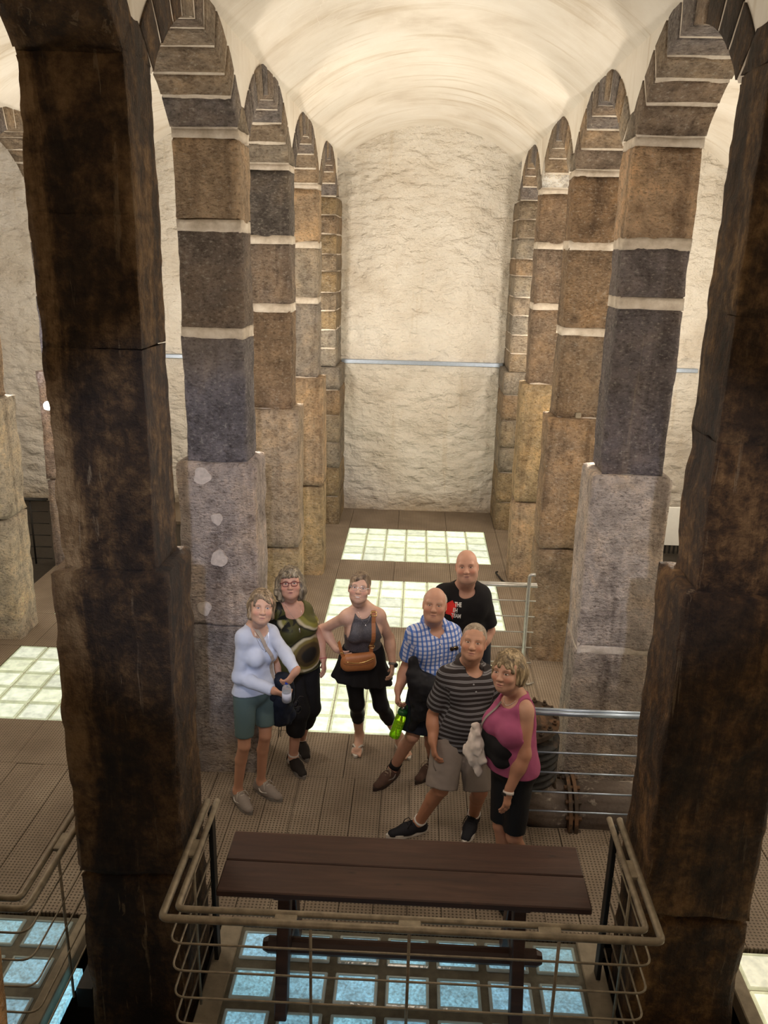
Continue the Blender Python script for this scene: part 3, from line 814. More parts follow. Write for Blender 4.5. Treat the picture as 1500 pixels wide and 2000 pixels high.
for j in range(14):
    w = 2*math.pi*j/14+.1
    pv(lathe('flange_bolt', [(.016, 0), (.016, .11)], (1.135, yp+math.cos(w)*.236, zc+math.sin(w)*.236), (1, 0, 0), M_iron, None, 6, False))
# elbow from the horizontal pipe up to the valve
pts = []; rads = []
for i in range(11):
    a = math.pi/2*i/10
    pts.append((1.15-.30*math.sin(a), yp, zc+.30-.30*math.cos(a))); rads.append(.195)
V, F = tube_data(pts, rads, 24)
pv(mesh('elbow', V, F, M_pipe, None, True))
prof = []
for i in range(6):
    z = i*.055
    prof += [(.19, z), (.235, z+.008), (.235, z+.030), (.19, z+.040)]
pv(lathe('ribbed_bellows', prof, (.85, yp, .30), (0, 0, 1), M_blackiron, None, 28))
pv(lathe('valve_body', [(.15, 0), (.15, .14)], (.85, yp, .62), (0, 0, 1), M_iron, None, 24))
pv(lathe('valve_flange', [(.12, 0), (.225, 0), (.225, .035), (.14, .045), (.10, .10)], (.85, yp, .70), (-.12, -.12, 1), M_iron, None, 32, False))
for j in range(16):
    w = 2*math.pi*j/16
    c = Vector((.85, yp, .70)); ax = Vector((-.12, -.12, 1)).normalized(); a = ax.orthogonal().normalized(); b = ax.cross(a)
    q = c+(a*math.cos(w)+b*math.sin(w))*.20
    bright = j == 5
    pv(lathe('flange_bolt', [(.016, 0), (.018, .0), (.018, .055), (.010, .058), (.010, .075)], q, ax, M_zinc if bright else M_iron, None, 6, False))
tl = thing('valve_tag', 'pale metal tag hanging from the bolted valve flange', 'tag', (1.0, 5.14, .66))
under(box('plate', (.995, 5.125, .60), (1.025, 5.13, .72), M_steel, None, .002), tl)
pv(lathe('lower_pipe', [(.12, 0), (.12, .5)], (.72, 5.28, -.30), (1, 0, 0), M_blackiron, None, 20))
pv(lathe('stud', [(.018, 0), (.018, .07), (.026, .07), (.026, .10)], (1.07, yp-.06, .21), (-.2, 0, 1), M_iron, None, 6, False))
# ------------------------------------------------------------------ implicit surfaces for bodies and cloth
def V3(a): return np.array(a, dtype=np.float64)
def nrm(a): a = V3(a); return a/np.linalg.norm(a)

class Field:
    """signed field on a rectilinear grid, built from blended cones and ellipsoids and turned into one mesh"""
    def __init__(s, lo, hi, h, fine=(), hf=None):
        ax = []
        for d in range(3):
            iv = sorted((max(lo[d], c[d]-r), min(hi[d], c[d]+r)) for c, r in fine)
            pts = [lo[d]]
            while pts[-1] < hi[d]:
                x = pts[-1]; st = h
                for a, b in iv:
                    if a-h*.5 <= x < b: st = hf
                pts.append(x+st)
            ax.append(np.array(pts, np.float32))
        s.ax = ax
        s.F = np.full([len(a) for a in ax], .25, np.float32)
    def win(s, lo, hi):
        sl = []
        for d in range(3):
            i = max(0, np.searchsorted(s.ax[d], lo[d])-1); j = min(len(s.ax[d]), np.searchsorted(s.ax[d], hi[d])+1)
            if j-i < 2: return None
            sl.append(slice(i, j))
        sl = tuple(sl)
        return sl, [s.ax[0][sl[0]][:, None, None], s.ax[1][sl[1]][None, :, None], s.ax[2][sl[2]][None, None, :]]
    def _mix(s, sl, d, k, op):
        F = s.F[sl]
        if op == 'add':
            if k > 0:
                h = np.maximum(k-np.abs(F-d), 0)/k; F = np.minimum(F, d)-h*h*k*.25
            else: F = np.minimum(F, d)
        else:
            d = -d
            if k > 0:
                h = np.maximum(k-np.abs(F-d), 0)/k; F = np.maximum(F, d)+h*h*k*.25
            else: F = np.maximum(F, d)
        s.F[sl] = F
    def cone(s, a, b, ra, rb, k=.02, flat=None, op='add', cut=None):
        a, b = V3(a), V3(b); m = max(ra, rb)*1.25+k+.02
        w = s.win(np.minimum(a, b)-m, np.maximum(a, b)+m)
        if w is None: return
        sl, (X, Y, Z) = w
        px, py, pz = X-a[0], Y-a[1], Z-a[2]; ba = b-a
        if flat is not None:
            n, q = nrm(flat[0]), flat[1]-1
            dn = px*n[0]+py*n[1]+pz*n[2]
            px, py, pz = px+n[0]*q*dn, py+n[1]*q*dn, pz+n[2]*q*dn
            ba = ba+n*q*ba.dot(n)
        L = max(ba.dot(ba), 1e-9)
        t = np.clip((px*ba[0]+py*ba[1]+pz*ba[2])/L, 0, 1)
        d = np.sqrt((px-t*ba[0])**2+(py-t*ba[1])**2+(pz-t*ba[2])**2)-(ra+(rb-ra)*t)
        if cut is not None:
            n = nrm(cut[1]); p0 = cut[0]; d = np.maximum(d, (X-p0[0])*n[0]+(Y-p0[1])*n[1]+(Z-p0[2])*n[2])
        s._mix(sl, d, k, op)
    def ell(s, c, r, R=None, k=.02, op='add'):
        c, r = V3(c), V3(r); R = np.eye(3) if R is None else R
        m = r.max()+k+.02
        w = s.win(c-m, c+m)
        if w is None: return
        sl, (X, Y, Z) = w
        p = [X-c[0], Y-c[1], Z-c[2]]
        q = [p[0]*R[0, i]+p[1]*R[1, i]+p[2]*R[2, i] for i in range(3)]
        k0 = np.sqrt(sum((q[i]/r[i])**2 for i in range(3))); k1 = np.sqrt(sum((q[i]/r[i]**2)**2 for i in range(3)))
        s._mix(sl, k0*(k0-1)/np.maximum(k1, 1e-6), k, op)
    def plane(s, p0, n, lo=None, hi=None, k=0):
        """cut away the side the normal points to"""
        n = nrm(n)
        w = s.win(lo if lo is not None else [a[0] for a in s.ax], hi if hi is not None else [a[-1] for a in s.ax])
        if w is None: return
        sl, (X, Y, Z) = w
        d = (X-p0[0])*n[0]+(Y-p0[1])*n[1]+(Z-p0[2])*n[2]
        s.F[sl] = np.maximum(s.F[sl], d)
    def noise(s, amp, scale, seed=0, stretch=(1, 1, 1)):
        m = np.abs(s.F) < .03
        i = np.nonzero(m)
        P = np.stack([s.ax[d][i[d]] for d in range(3)], -1)*np.array(stretch)
        s.F[m] += amp*fbm(P, scale, 2, seed)
    def mesh(s):
        F, ax = s.F, s.ax
        I = F < 0
        n = F.shape
        c = np.zeros((n[0]-1, n[1]-1, n[2]-1), np.int8)
        for a in (0, 1):
            for b in (0, 1):
                for d in (0, 1): c += I[a:n[0]-1+a, b:n[1]-1+b, d:n[2]-1+d]
        act = (c > 0) & (c < 8)
        ijk = np.argwhere(act)
        idx = np.full(act.shape, -1, np.int64); idx[act] = np.arange(len(ijk))
        pos = np.zeros((len(ijk), 3)); cnt = np.zeros(len(ijk))
        cor = {}
        for q in np.ndindex(2, 2, 2):
            cor[q] = F[ijk[:, 0]+q[0], ijk[:, 1]+q[1], ijk[:, 2]+q[2]]
        for d in range(3):
            for q in np.ndindex(2, 2, 2):
                if q[d]: continue
                e = list(q); e[d] = 1; fa, fb = cor[q], cor[tuple(e)]
                m = (fa < 0) != (fb < 0)
                t = fa[m]/(fa[m]-fb[m])
                p = np.tile(np.array(q, float), (m.sum(), 1)); p[:, d] += t
                pos[m] += p; cnt[m] += 1
        g = ijk+pos/cnt[:, None]
        V = np.stack([np.interp(g[:, d], np.arange(n[d]), ax[d]) for d in range(3)], -1)
        Q = []
        for d in range(3):
            u, w = [(1, 2), (2, 0), (0, 1)][d]
            A = np.take(I, np.arange(n[d]-1), axis=d); B = np.take(I, np.arange(1, n[d]), axis=d)
            ch = A != B
            e = np.argwhere(ch)
            ok = (e[:, u] > 0) & (e[:, w] > 0) & (e[:, u] < n[u]-1) & (e[:, w] < n[w]-1)
            e = e[ok]
            if len(e) == 0: continue
            def cell(du, dw):
                x = e.copy(); x[:, u] += du; x[:, w] += dw
                return idx[x[:, 0], x[:, 1], x[:, 2]]
            q = np.stack([cell(-1, -1), cell(0, -1), cell(0, 0), cell(-1, 0)], -1)
            f = A[e[:, 0], e[:, 1], e[:, 2]]
            q[~f] = q[~f][:, ::-1]
            Q.append(q)
        return V, np.concatenate(Q)

def smooth_mesh(V, Q, it=1, lam=.5):
    for _ in range(it):
        S_ = np.zeros_like(V); n = np.zeros(len(V))
        for i in range(4):
            a, b = Q[:, i], Q[:, (i+1) % 4]
            np.add.at(S_, a, V[b]); np.add.at(n, a, 1)
        V = V+lam*(S_/np.maximum(n, 1)[:, None]-V)
    return V

def put_attr(o, name, data):
    me = o.data
    at = me.attributes.new(name, 'FLOAT_COLOR', 'POINT')
    d = np.ones((len(me.vertices), 4), np.float32); d[:, :data.shape[1]] = data
    at.data.foreach_set('color', d.ravel())

# ------------------------------------------------------------------ cloth and skin materials
def attr_material(name, rough=.6, spec=.3, bump=.1, scale=60, sss=0.0):
    t = NT(name); a = t.n('ShaderNodeAttribute', attribute_name='tone')
    n = t.noise(t.pos(), scale, 4, .6)
    c = t.mix(t.ramp(n, [(.3, .25), (.6, 0.0)]), a.outputs['Color'], t.mix(1.0, a.outputs['Color'], (.80, .72, .70, 1), 'MULTIPLY'))
    t.set(color=c, rough=rough, spec=spec, normal=t.bump(n, bump, .004))
    if sss:
        t.b.inputs['Subsurface Weight'].default_value = sss; t.b.inputs['Subsurface Radius'].default_value = (.012, .005, .003); t.b.inputs['Subsurface Scale'].default_value = .6
    return t.m
M_skin = attr_material('skin', .52, .35, .08, 180)
M_hairA = None
def hair_material(name, dark, light, mid):
    t = NT(name)
    s1 = t.noise(t.pos((95, 95, 9)), 1.0, 4, .65, .5); s2 = t.noise(t.pos((30, 30, 6)), 1.0, 4, .6, .8)
    c = t.ramp(t.math('ADD', t.math('MULTIPLY', s1, .45), t.math('MULTIPLY', s2, .55)), [(.40, dark), (.50, mid), (.60, light)])
    return t.set(color=c, rough=.5, spec=.4, normal=t.bump(s1, .5, .006))
def cloth(name, color, rough=.85, var=.1, weave=220, bump=.15, sheen=.0, spec=.2):
    t = NT(name); n = t.noise(t.pos(), 9, 4); w = t.noise(t.pos(), weave, 2)
    c = t.mix(n, tuple(max(0, x*(1-var)) for x in color), tuple(x*(1+var) for x in color))
    return t.set(color=c, rough=rough, spec=spec, normal=t.bump(w, bump, .003), sheen=sheen)
def polo_material():
    t = NT('striped_jersey'); a = t.n('ShaderNodeAttribute', attribute_name='pattern')
    sp = t.n('ShaderNodeSeparateXYZ', ins={0: a.outputs['Vector']})
    v = sp.outputs[1]
    x = t.math('FRACT', t.math('DIVIDE', v, .0345))
    band = t.ramp(x, [(.0, .0), (.50, .0), (.505, .35), (.58, .35), (.585, 1.0), (.645, 1.0), (.65, .28), (.80, .28), (.805, 1.0), (.865, 1.0), (.87, .35), (.95, .35), (.955, 0.0)])
    t_ = [e for e in t.t.nodes if e.type == 'VALTORGB'][-1]; t_.color_ramp.interpolation = 'CONSTANT'
    c = t.mix(band, (.030, .024, .024, 1), (.27, .27, .29, 1))
    w = t.noise(t.pos(), 260, 2)
    return t.set(color=c, rough=.85, spec=.2, normal=t.bump(w, .15, .003))
def plaid_material():
    t = NT('blue_plaid_cotton'); a = t.n('ShaderNodeAttribute', attribute_name='pattern')
    sp = t.n('ShaderNodeSeparateXYZ', ins={0: a.outputs['Vector']})
    def bar(x, per):
        f = t.math('FRACT', t.math('DIVIDE', x, per)); r = t.ramp(f, [(.0, 1.0), (.40, 0.0), (.66, .0), (.70, .22), (.76, 0.0)])
        [e for e in t.t.nodes if e.type == 'VALTORGB'][-1].color_ramp.interpolation = 'CONSTANT'; return r
    bu, bv = bar(sp.outputs[0], .031), bar(sp.outputs[1], .031)
    c = t.mix(bu, (.62, .64, .80, 1), (.10, .20, .55, 1))
    c = t.mix(t.math('MULTIPLY', bv, .72), c, (.045, .12, .44, 1))
    w = t.noise(t.pos(), 260, 2)
    return t.set(color=c, rough=.85, spec=.2, normal=t.bump(w, .12, .003))
def print_material():
    """abstract olive and black print with cream rings"""
    t = NT('olive_printed_fabric'); a = t.n('ShaderNodeAttribute', attribute_name='pattern')
    sp = t.n('ShaderNodeSeparateXYZ', ins={0: a.outputs['Vector']}); u, v = sp.outputs[0], sp.outputs[1]
    wob = t.math('MULTIPLY', t.math('SUBTRACT', t.noise(a.outputs['Vector'], 6, 2), .5), .05)
    def dist(cx, cy, sx=1.0, sy=1.0):
        x = t.math('MULTIPLY', t.math('SUBTRACT', u, cx), sx); y = t.math('MULTIPLY', t.math('SUBTRACT', v, cy), sy)
        return t.math('ADD', t.math('SQRT', t.math('ADD', t.math('MULTIPLY', x, x), t.math('MULTIPLY', y, y))), wob)
    def disc(c, d, r, col, soft=.006):
        m = t.ramp(d, [(max(0, r-soft), 1.0), (r+soft, 0.0)]); return t.mix(m, c, (*col, 1))
    n = t.noise(a.outputs['Vector'], 9, 2, .5, 1.5)
    c = t.mix(t.ramp(n, [(.50, 0.0), (.53, 1.0)]), (.008, .008, .006, 1), (.055, .052, .012, 1))
    low = t.ramp(t.math('ADD', v, wob), [(.335, 1.0), (.36, 0.0)])
    c = t.mix(low, c, (.060, .058, .016, 1))
    for (cx, cy, rs, sx, sy) in (((.13), .47, (.185, .165, .135, .108), .9, 1.0), ((.01), .12, (.135, .115, .09, .055), .8, 1.0)):
        d = dist(cx, cy, sx, sy)
        cols = ((.46, .40, .26), (.20, .18, .035), (.090, .085, .018), (.075, .070, .016)) if cy > .3 else ((.48, .42, .28), (.16, .12, .03), (.055, .035, .012), (.012, .010, .008))
        c = disc(c, d, rs[0]+.012, (.008, .008, .006))
        for r, col in zip(rs, cols): c = disc(c, d, r, col)
    c = disc(c, dist(.175, .415, .8, 1.2), .048, (.012, .010, .010))
    return t.set(color=c, rough=.6, spec=.3, normal=t.bump(t.noise(t.pos(), 200, 2), .1, .003))
def sparkle_material():
    t = NT('dark_sparkly_knit'); n = t.noise(t.pos(), 420, 2, .5); m = t.noise(t.pos((90, 90, 260)), 1.0, 3)
    k = t.math('MULTIPLY', t.ramp(n, [(.55, 0.0), (.70, 1.0)]), t.ramp(m, [(.4, .2), (.65, 1.0)]))
    c = t.mix(k, (.050, .044, .048, 1), (.34, .30, .32, 1))
    return t.set(color=c, rough=.55, spec=.5, normal=t.bump(n, .3, .003))
# ------------------------------------------------------------------ people
BASE_SKIN = {'fair': (.56, .34, .245), 'rosy': (.52, .29, .21), 'tan': (.42, .225, .135), 'pale': (.60, .38, .29)}
def frame(f, up=(0, 0, 1)):
    """columns: right-hand side x, forward y, up z"""
    f = nrm(f); x = nrm(np.cross(f, up)); z = np.cross(x, f); return np.stack([x, f, z], 1)

class Person:
    def __init__(s, key, label, group, J, skin='fair', w=1.0, female=True, head=1.0, yaw=0, pitch=.85, roll=0, belly=0.0, breast=1.0, sex_hip=1.0):
        s.J = {k: (V3(v) if k[:2] != 'ft' else v) for k, v in J.items()}
        for a, o in (('shR', 'shL'), ('shL', 'shR')): s.J[a+'0'] = s.J[a]
        for a, o in (('shR', 'shL'), ('shL', 'shR')): s.J[a] = s.J[a+'0']+(s.J[o+'0']-s.J[a+'0'])*.06-V3((0, 0, .018))
        s.key, s.w, s.female, s.hs = key, w, female, head
        s.skin = V3(BASE_SKIN[skin]); s.belly, s.breast = belly, breast
        J = s.J
        l = J['shL']-J['shR']; l[2] = 0; s.l = nrm(l)
        s.f = nrm(np.cross(s.l, (0, 0, 1)))*1.0
        if s.f[1] > 0: s.f = -s.f          # everybody faces the landing
        hl = J['hipL']-J['hipR']; hl[2] = 0; s.hl = nrm(hl); s.hf = nrm(np.cross(s.hl, (0, 0, 1)))
        if s.hf[1] > 0: s.hf = -s.hf
        s.hc = (J['hipL']+J['hipR'])/2; s.up = nrm(J['neck']-s.hc); s.T = np.linalg.norm(J['neck']-s.hc)
        cam = V3((0, 0, 3.827)); d = cam-J['head']; h = math.hypot(d[0], d[1])
        az = math.atan2(d[0], -d[1])+math.radians(yaw); el = math.atan2(d[2], h)*pitch
        fw = V3((math.sin(az)*math.cos(el), -math.cos(az)*math.cos(el), math.sin(el)))
        R = frame(fw)
        a = math.radians(roll); ca, sa = math.cos(a), math.sin(a)
        x, z = R[:, 0]*ca+R[:, 2]*sa, -R[:, 0]*sa+R[:, 2]*ca
        s.R = np.stack([x, R[:, 1], z], 1)
        base = (V3((*J['ftR'][0], 0))+V3((*J['ftL'][0], 0)))/2
        s.root = thing('person', label, 'person', tuple(base), group or 'visitors posing for the photo')
        s.feet = {}
        for side in 'RL':
            hx, tx = V3((*J['ft'+side][0], 0)), V3((*J['ft'+side][1], 0))
            d = nrm(tx-hx); L = (.262 if female else .292)
            s.feet[side] = (tx-d*L if np.linalg.norm(tx-hx) < L*.8 else hx, d, L)
        s.ank = {k: v[0]+v[1]*.062+V3((0, 0, .085)) for k, v in s.feet.items()}
    def H(s, p): return s.J['head']+s.R@(V3(p)*s.hs)
    def bounds(s, pts, m):
        P = np.array(pts); return P.min(0)-m, P.max(0)+m
    def torso(s, F, i=0.0, k=.05, lo=0.0):
        J, w, l, f, up, T = s.J, s.w, s.l, s.f, s.up, s.T
        Rt = np.stack([l, -f, up], 1); Rh = np.stack([s.hl, -s.hf, V3((0, 0, 1))], 1)
        fm = s.female
        F.ell(s.hc+up*.035, V3(((.168 if fm else .165)*w+i, .112*w+i, .125+i)), Rh, k)
        F.ell(s.hc+up*.26*T, V3(((.136 if fm else .152)*w+i, (.098 if fm else .112)*w+i, .15+i)), Rt, k)
        F.ell(s.hc+up*.64*T-f*.005, V3(((.142 if fm else .162)*w+i, (.100 if fm else .115)*w+i, .185+i)), Rt, k)
        if s.belly: F.ell(s.hc+up*.25*T+f*(.045+.03*s.belly), V3((.115*w+i, .085*w+i, .13+i)), Rt, .07)
        F.ell(s.hc-s.hf*.055-V3((0, 0, .02)), V3((.13*w+i, .075*w+i, .10+i)), Rh, k)
        sw = np.linalg.norm(J['shR']-J['shL'])
        r = .050*w+i
        F.cone(J['shR']-up*.005+(J['shL']-J['shR'])*.12, J['shL']-up*.005-(J['shL']-J['shR'])*.12, r, r, k, (f, 1.0))
        nb = J['neck']-f*.035
        for sd in 'RL': F.cone(nb+up*.005, J['sh'+sd]+up*.012, .040+i*.7, .040*w+i*.7, .045)
        if fm:
            for q in (-1, 1): F.ell(s.hc+up*.63*T+l*.068*w*q+f*.082*w, V3((.066*s.breast+i, .058*s.breast+i, .066*s.breast+i)), Rt, .035)
        else:
            for q in (-1, 1): F.ell(s.hc+up*.72*T+l*.075*w*q+f*.075*w, V3((.08+i, .045+i, .075+i)), Rt, .05)
    def arm(s, F, sd, i=0.0, b=1.0, fore=None, k=.03, flare=0.0):
        """upper arm to the share b (cut there square), or on to the share fore of the forearm"""
        J, w = s.J, s.w*(1.0 if s.female else 1.1)
        A, E, W_ = J['sh'+sd], J['el'+sd], J['wr'+sd]
        r0, r1, r2 = .048*w+i, .038*w+i, .027*(1 if s.female else 1.12)+i
        F.ell(A-(E-A)*.02, V3((.050*w+i*.55,)*3), None, .035)
        cut = None if fore else (A+(E-A)*b, E-A)
        bb = b if fore else b+.25
        F.cone(A+(E-A)*.12, A+(E-A)*bb, r0*.96, r0+(r1-r0)*bb+flare, k if fore else k*.7, cut=cut)
        if fore:
            cut = (E+(W_-E)*fore, W_-E) if fore < 1 else None
            F.cone(E, E+(W_-E)*.35, r1*.98, r1*1.04, k); ff = fore+.12 if fore < 1 else fore
            F.cone(E+(W_-E)*.3, E+(W_-E)*ff, r1*1.03, r1+(r2-r1)*min(1, ff), k*.6 if cut else k, cut=cut)
    def leg(s, F, sd, i=0.0, b=1.0, shin=None, k=.04, ease=0.0):
        J, w = s.J, s.w
        Hp, K, A = J['hip'+sd], J['kn'+sd], s.ank[sd]
        w = w*.95; r0, r1, r2 = .088*w+i, .053*w+i, .036*w+i
        full = shin is None and b >= 1
        cut = (Hp+(K-Hp)*b, K-Hp) if shin is None and b < 1 else None
        bb = b+.2 if cut else b
        F.cone(Hp, Hp+(K-Hp)*bb, r0, r0+(r1-r0)*min(1, bb)+ease, k*.6 if cut else k, cut=cut)
        if shin is not None:
            c = K+(A-K)*.32-s.hf*.014
            cut = (K+(A-K)*shin, A-K) if shin < 1 else None
            sh = min(1, shin+.2) if cut else 1
            F.cone(K, c, r1*.96+ease, r1*.96+ease, k); F.cone(c, K+(A-K)*sh, r1*.95+ease, r1*.95+(r2-r1*.95)*min(1, (sh-.32)/.68)+ease, k*.5 if cut else k, cut=cut)
    def hand(s, F, sd, palm, curl=(.5, .5, .4), thumb=.6, sc=1.0, spread=.10):
        """palm and five fingers; palm = direction the palm looks to"""
        J = s.J; Wp = J['wr'+sd]; y = nrm(J['ha'+sd]-Wp); z = -V3(palm); z = nrm(z-y*z.dot(y))
        x = np.cross(y, z)*(1 if sd == 'R' else -1)      # towards the thumb
        if s.__dict__.get('flip'+sd): x = -x
        sc = sc*(1.0 if s.female else 1.1)*.95
        P = lambda a, b, c=0: Wp+(x*a+y*b+z*c)*sc
        F.cone(P(0, -.02), P(0, .02), .026*sc, .026*sc, .015, (z, 1.25))
        F.cone(P(.006, .025), P(.010, .075), .027*sc, .026*sc, .015, (z, 1.9)); F.cone(P(-.008, .025), P(-.016, .070), .024*sc, .022*sc, .015, (z, 1.9))
        for j, (ox, L) in enumerate(((.031, .072), (.010, .080), (-.011, .074), (-.030, .058))):
            b = P(ox*.95, .078-abs(ox-.008)*.22); d = nrm(y+x*(ox*spread*20))
            ang = 0; rr = .0088*sc
            for q, (fr, cu) in enumerate(zip((.45, .30, .25), curl)):
                ang += cu; dd = d*math.cos(ang)-z*math.sin(ang)
                e = b+dd*L*fr*sc; r2 = rr*.92
                F.cone(b, e, rr, r2, .004); b, rr = e, r2
        b = P(.024, .018, -.004); d1 = nrm(x*.75+y*.65-z*thumb); e = b+d1*.042*sc
        F.cone(b, e, .0135*sc, .0105*sc, .010)
        d2 = nrm(x*.35+y*.85-z*thumb*1.2); F.cone(e, e+d2*.032*sc, .0102*sc, .0085*sc, .005)
    def head(s, F, p):
        H, R, q = s.H, s.R, s.hs
        E = lambda c, r, k, op='add': F.ell(H(c), V3(r)*q, R, k*q, op)
        C = lambda a, b, ra, rb, k, **kw: F.cone(H(a), H(b), ra*q, rb*q, k*q, **kw)
        jw = p.get('jaw', .93 if s.female else 1.0); p.setdefault('nose', .82 if s.female else 1.0); ck = p.get('cheek', 1.0)
        E((0, -.018, .034), (.074, .094, .083), .02)
        E((0, .020, .020), (.066, .066, .075), .03)
        E((0, .026, -.034), (.057*jw, .060, .076), .035)
        E((0, .052, -.090), (.030*jw, .030, .024), .035)
        for sx in (-1, 1):
            E((sx*.043*jw, .008, -.062), (.024, .044, .034), .035)
            E((sx*.040*ck, .058, -.030), (.024, .022, .020), .025)
            E((sx*.030, .086, .006), (.020, .014, .0125), .012, 'sub')      # eye sockets
            E((sx*.031, .068, .0015), (.0155, .0145, .0125), .006)          # lids
            E((sx*.077, -.010, -.008), (.010, .021, .032), .010)           # ears
            E((sx*.082, -.004, -.006), (.005, .010, .018), .006, 'sub')
            E((sx*.011, .093, -.036), (.0085, .010, .0075), .008)
        C((-.040, .073, .022), (.040, .073, .022), .0125, .0125, .016)
        C((0, .080, .012), (0, .104, -.030), .0085, .0115*p.get('nose', 1.0), .014)
        E((0, .102, -.033), (.0105*p.get('nose', 1), .010, .0095), .008)
        smile = p.get('smile', 0)
        E((0, .083, -.061), (.022+.004*smile, .0105, .0055), .007); E((0, .081, -.073), (.019+.003*smile, .0105, .0065), .007)
        if p.get('open'): E((0, .097, -.067), (.016, .012, .0055), .004, 'sub')
        else: E((0, .098, -.0668), (.021, .009, .0016), .003, 'sub')
        C((0, -.022, -.045), (0, -.030, -.10), .056 if not s.female else .047, .058 if not s.female else .047, .03)
        F.cone(H((0, -.026, -.07)), s.J['neck']-s.f*.04-s.up*.015, (.058 if not s.female else .046)*p.get('neck', 1), (.062 if not s.female else .050)*p.get('neck', 1), .03)
        if p.get('jowl'): E((0, .030, -.100), (.045, .045, .022), .03)
    def body(s, p, hands):
        J = s.J
        pts = [v for k, v in J.items() if k[:2] != 'ft']+[v[0] for v in s.feet.values()]+[v[0]+v[1]*v[2] for v in s.feet.values()]+[s.H((0, 0, .13))]
        lo, hi = s.bounds(pts, .16); lo[2] = -.002-.02
        fine = [(J['head'], .135)]+[(J['ha'+a], .085) for a in hands if hands[a].get('fine', 1)]
        F = Field(lo, hi, .0075, fine, .0034)
        s.torso(F)
        for sd in 'RL':
            s.arm(F, sd, 0, 1, 1.0); s.leg(F, sd, 0, 1, 1.0, .012)
            h, d, L = s.feet[sd]; up = V3((0, 0, 1)); x = np.cross(d, up)
            F.cone(h+d*.045+up*.030, h+d*(L-.065)+up*.022, .030, .030, .03, None)
            F.cone(s.ank[sd], h+d*.12+up*.035, .036, .028, .03)
            if p.get('bare_feet'):
                for j in range(5):
                    o = x*(j-2)*.0155*(1 if sd == 'R' else -1)
                    F.cone(h+d*(L-.075)+o+up*.022, h+d*(L-.012-.007*j if j else L-.008)+o*1.05+up*.016, .011, .0085 if j else .012, .006)
        s.head(F, p)
        for a, kw in hands.items():
            kw = {k: v for k, v in kw.items() if k != 'fine'}; s.hand(F, a, **kw)
        V, Q = F.mesh()
        o = mesh('body', V, Q, M_skin, None, True)
        under(o, s.root); s.paint(o, V, p); s.bodyV = (V, Q)
        s.eyes(p)
        return o
    def paint(s, o, V, p):
        q = ((V-s.J['head'])@s.R)/s.hs
        col = np.tile(s.skin, (len(V), 1)).astype(np.float32)
        n = fbm(V, 22, 3, 5)[:, None]; col *= 1+.12*n
        def blend(m, c): col[:] = col*(1-m[:, None])+V3(c)*m[:, None]
        def blob(c, r): return np.clip(1.5-1.5*np.sqrt((((q-V3(c))/V3(r))**2).sum(1)), 0, 1)
        headm = (q[:, 2] > -.13) & (np.abs(q[:, 0]) < .12)
        red = s.skin*V3((1.05, .72, .68))
        for sx in (-1, 1):
            blend(blob((sx*.040, .075, -.030), (.030, .03, .028))*.55*headm, red)
            blend(blob((sx*.078, -.01, -.008), (.012, .03, .036))*.5*headm, red)
            blend(blob((sx*.031, .083, -.013), (.017, .014, .006))*.5, s.skin*.62)          # bags under the eyes
            b = p.get('brow', (.12, .08, .05))
            qq = q-V3((sx*.031, .085, .0225)); d = np.sqrt((qq[:, 0]/.021)**2+((qq[:, 2]+qq[:, 0]**2*9)/.0048)**2+(qq[:, 1]/.03)**2)
            blend(np.clip(1.6-1.6*d, 0, 1)*.75, b)
            blend(blob((sx*.031, .082, .0085), (.018, .012, .0035))*.75, s.skin*.34)          # lash line
            fold = np.abs(q[:, 0]*sx-(.020+.26*(-.036-q[:, 2])))/.0035
            m = np.clip(1-fold, 0, 1)*(q[:, 2] < -.034)*(q[:, 2] > -.068)*(q[:, 1] > .05)
            blend(m*.45*p.get('age', 1.0), s.skin*.55)
        blend(blob((0, .100, -.036), (.016, .018, .014))*.4, red)
        lip = p.get('lip', (.36, .13, .12))
        sm = p.get('smile', 0)*14
        zz = q[:, 2]-sm*q[:, 0]**2
        d = np.sqrt((q[:, 0]/.0235)**2+((zz+.067)/.0095)**2+((q[:, 1]-.088)/.022)**2)
        blend(np.clip(2-2*d, 0, 1)*.8, lip)
        if p.get('teeth'):
            d = np.sqrt((q[:, 0]/.0215)**2+((zz+.0665)/.0055)**2+((q[:, 1]-.085)/.022)**2); blend(np.clip(2.5-2.5*d, 0, 1), (.72, .68, .60))
        else:
            d = np.sqrt((q[:, 0]/.021)**2+((zz+.0665)/(.0042 if p.get('open') else .0020))**2+((q[:, 1]-.085)/.024)**2); blend(np.clip(2-2*d, 0, 1)*.85, (.075, .025, .02))
        blend(blob((.008, .100, -.0425), (.0045, .008, .003))*.7, s.skin*.25); blend(blob((-.008, .100, -.0425), (.0045, .008, .003))*.7, s.skin*.25)
        for k in range(p.get('lines', 0)):     # forehead lines
            z = .050+.011*k
            m = np.clip(1-np.abs(q[:, 2]-z+.25*q[:, 0]**2)/.0022, 0, 1)*(np.abs(q[:, 0]) < .04)*(q[:, 1] > .03); blend(m*.28, s.skin*.6)
        if p.get('beard'):
            m = np.clip((-.035-q[:, 2])/.02, 0, 1)*np.clip((q[:, 1]-.0)/.03, 0, 1)*(q[:, 2] > -.125)*(d > 1.2); blend(m*p['beard'], (.20, .15, .13))
        if p.get('stubble'):                  # shaved sides of a bald head
            m = np.clip((q[:, 2]-.0)/.02, 0, 1)*np.clip((.075-q[:, 2])/.03, 0, 1)*np.clip((.02-q[:, 1])/.03, 0, 1); blend(m*p['stubble'], (.22, .17, .15))
        tan = p.get('tan_limbs')
        if tan:
            m = np.clip((s.J['neck'][2]-.05-V[:, 2])/.1, 0, 1)*tan; blend(m, s.skin*V3((.80, .66, .56)))
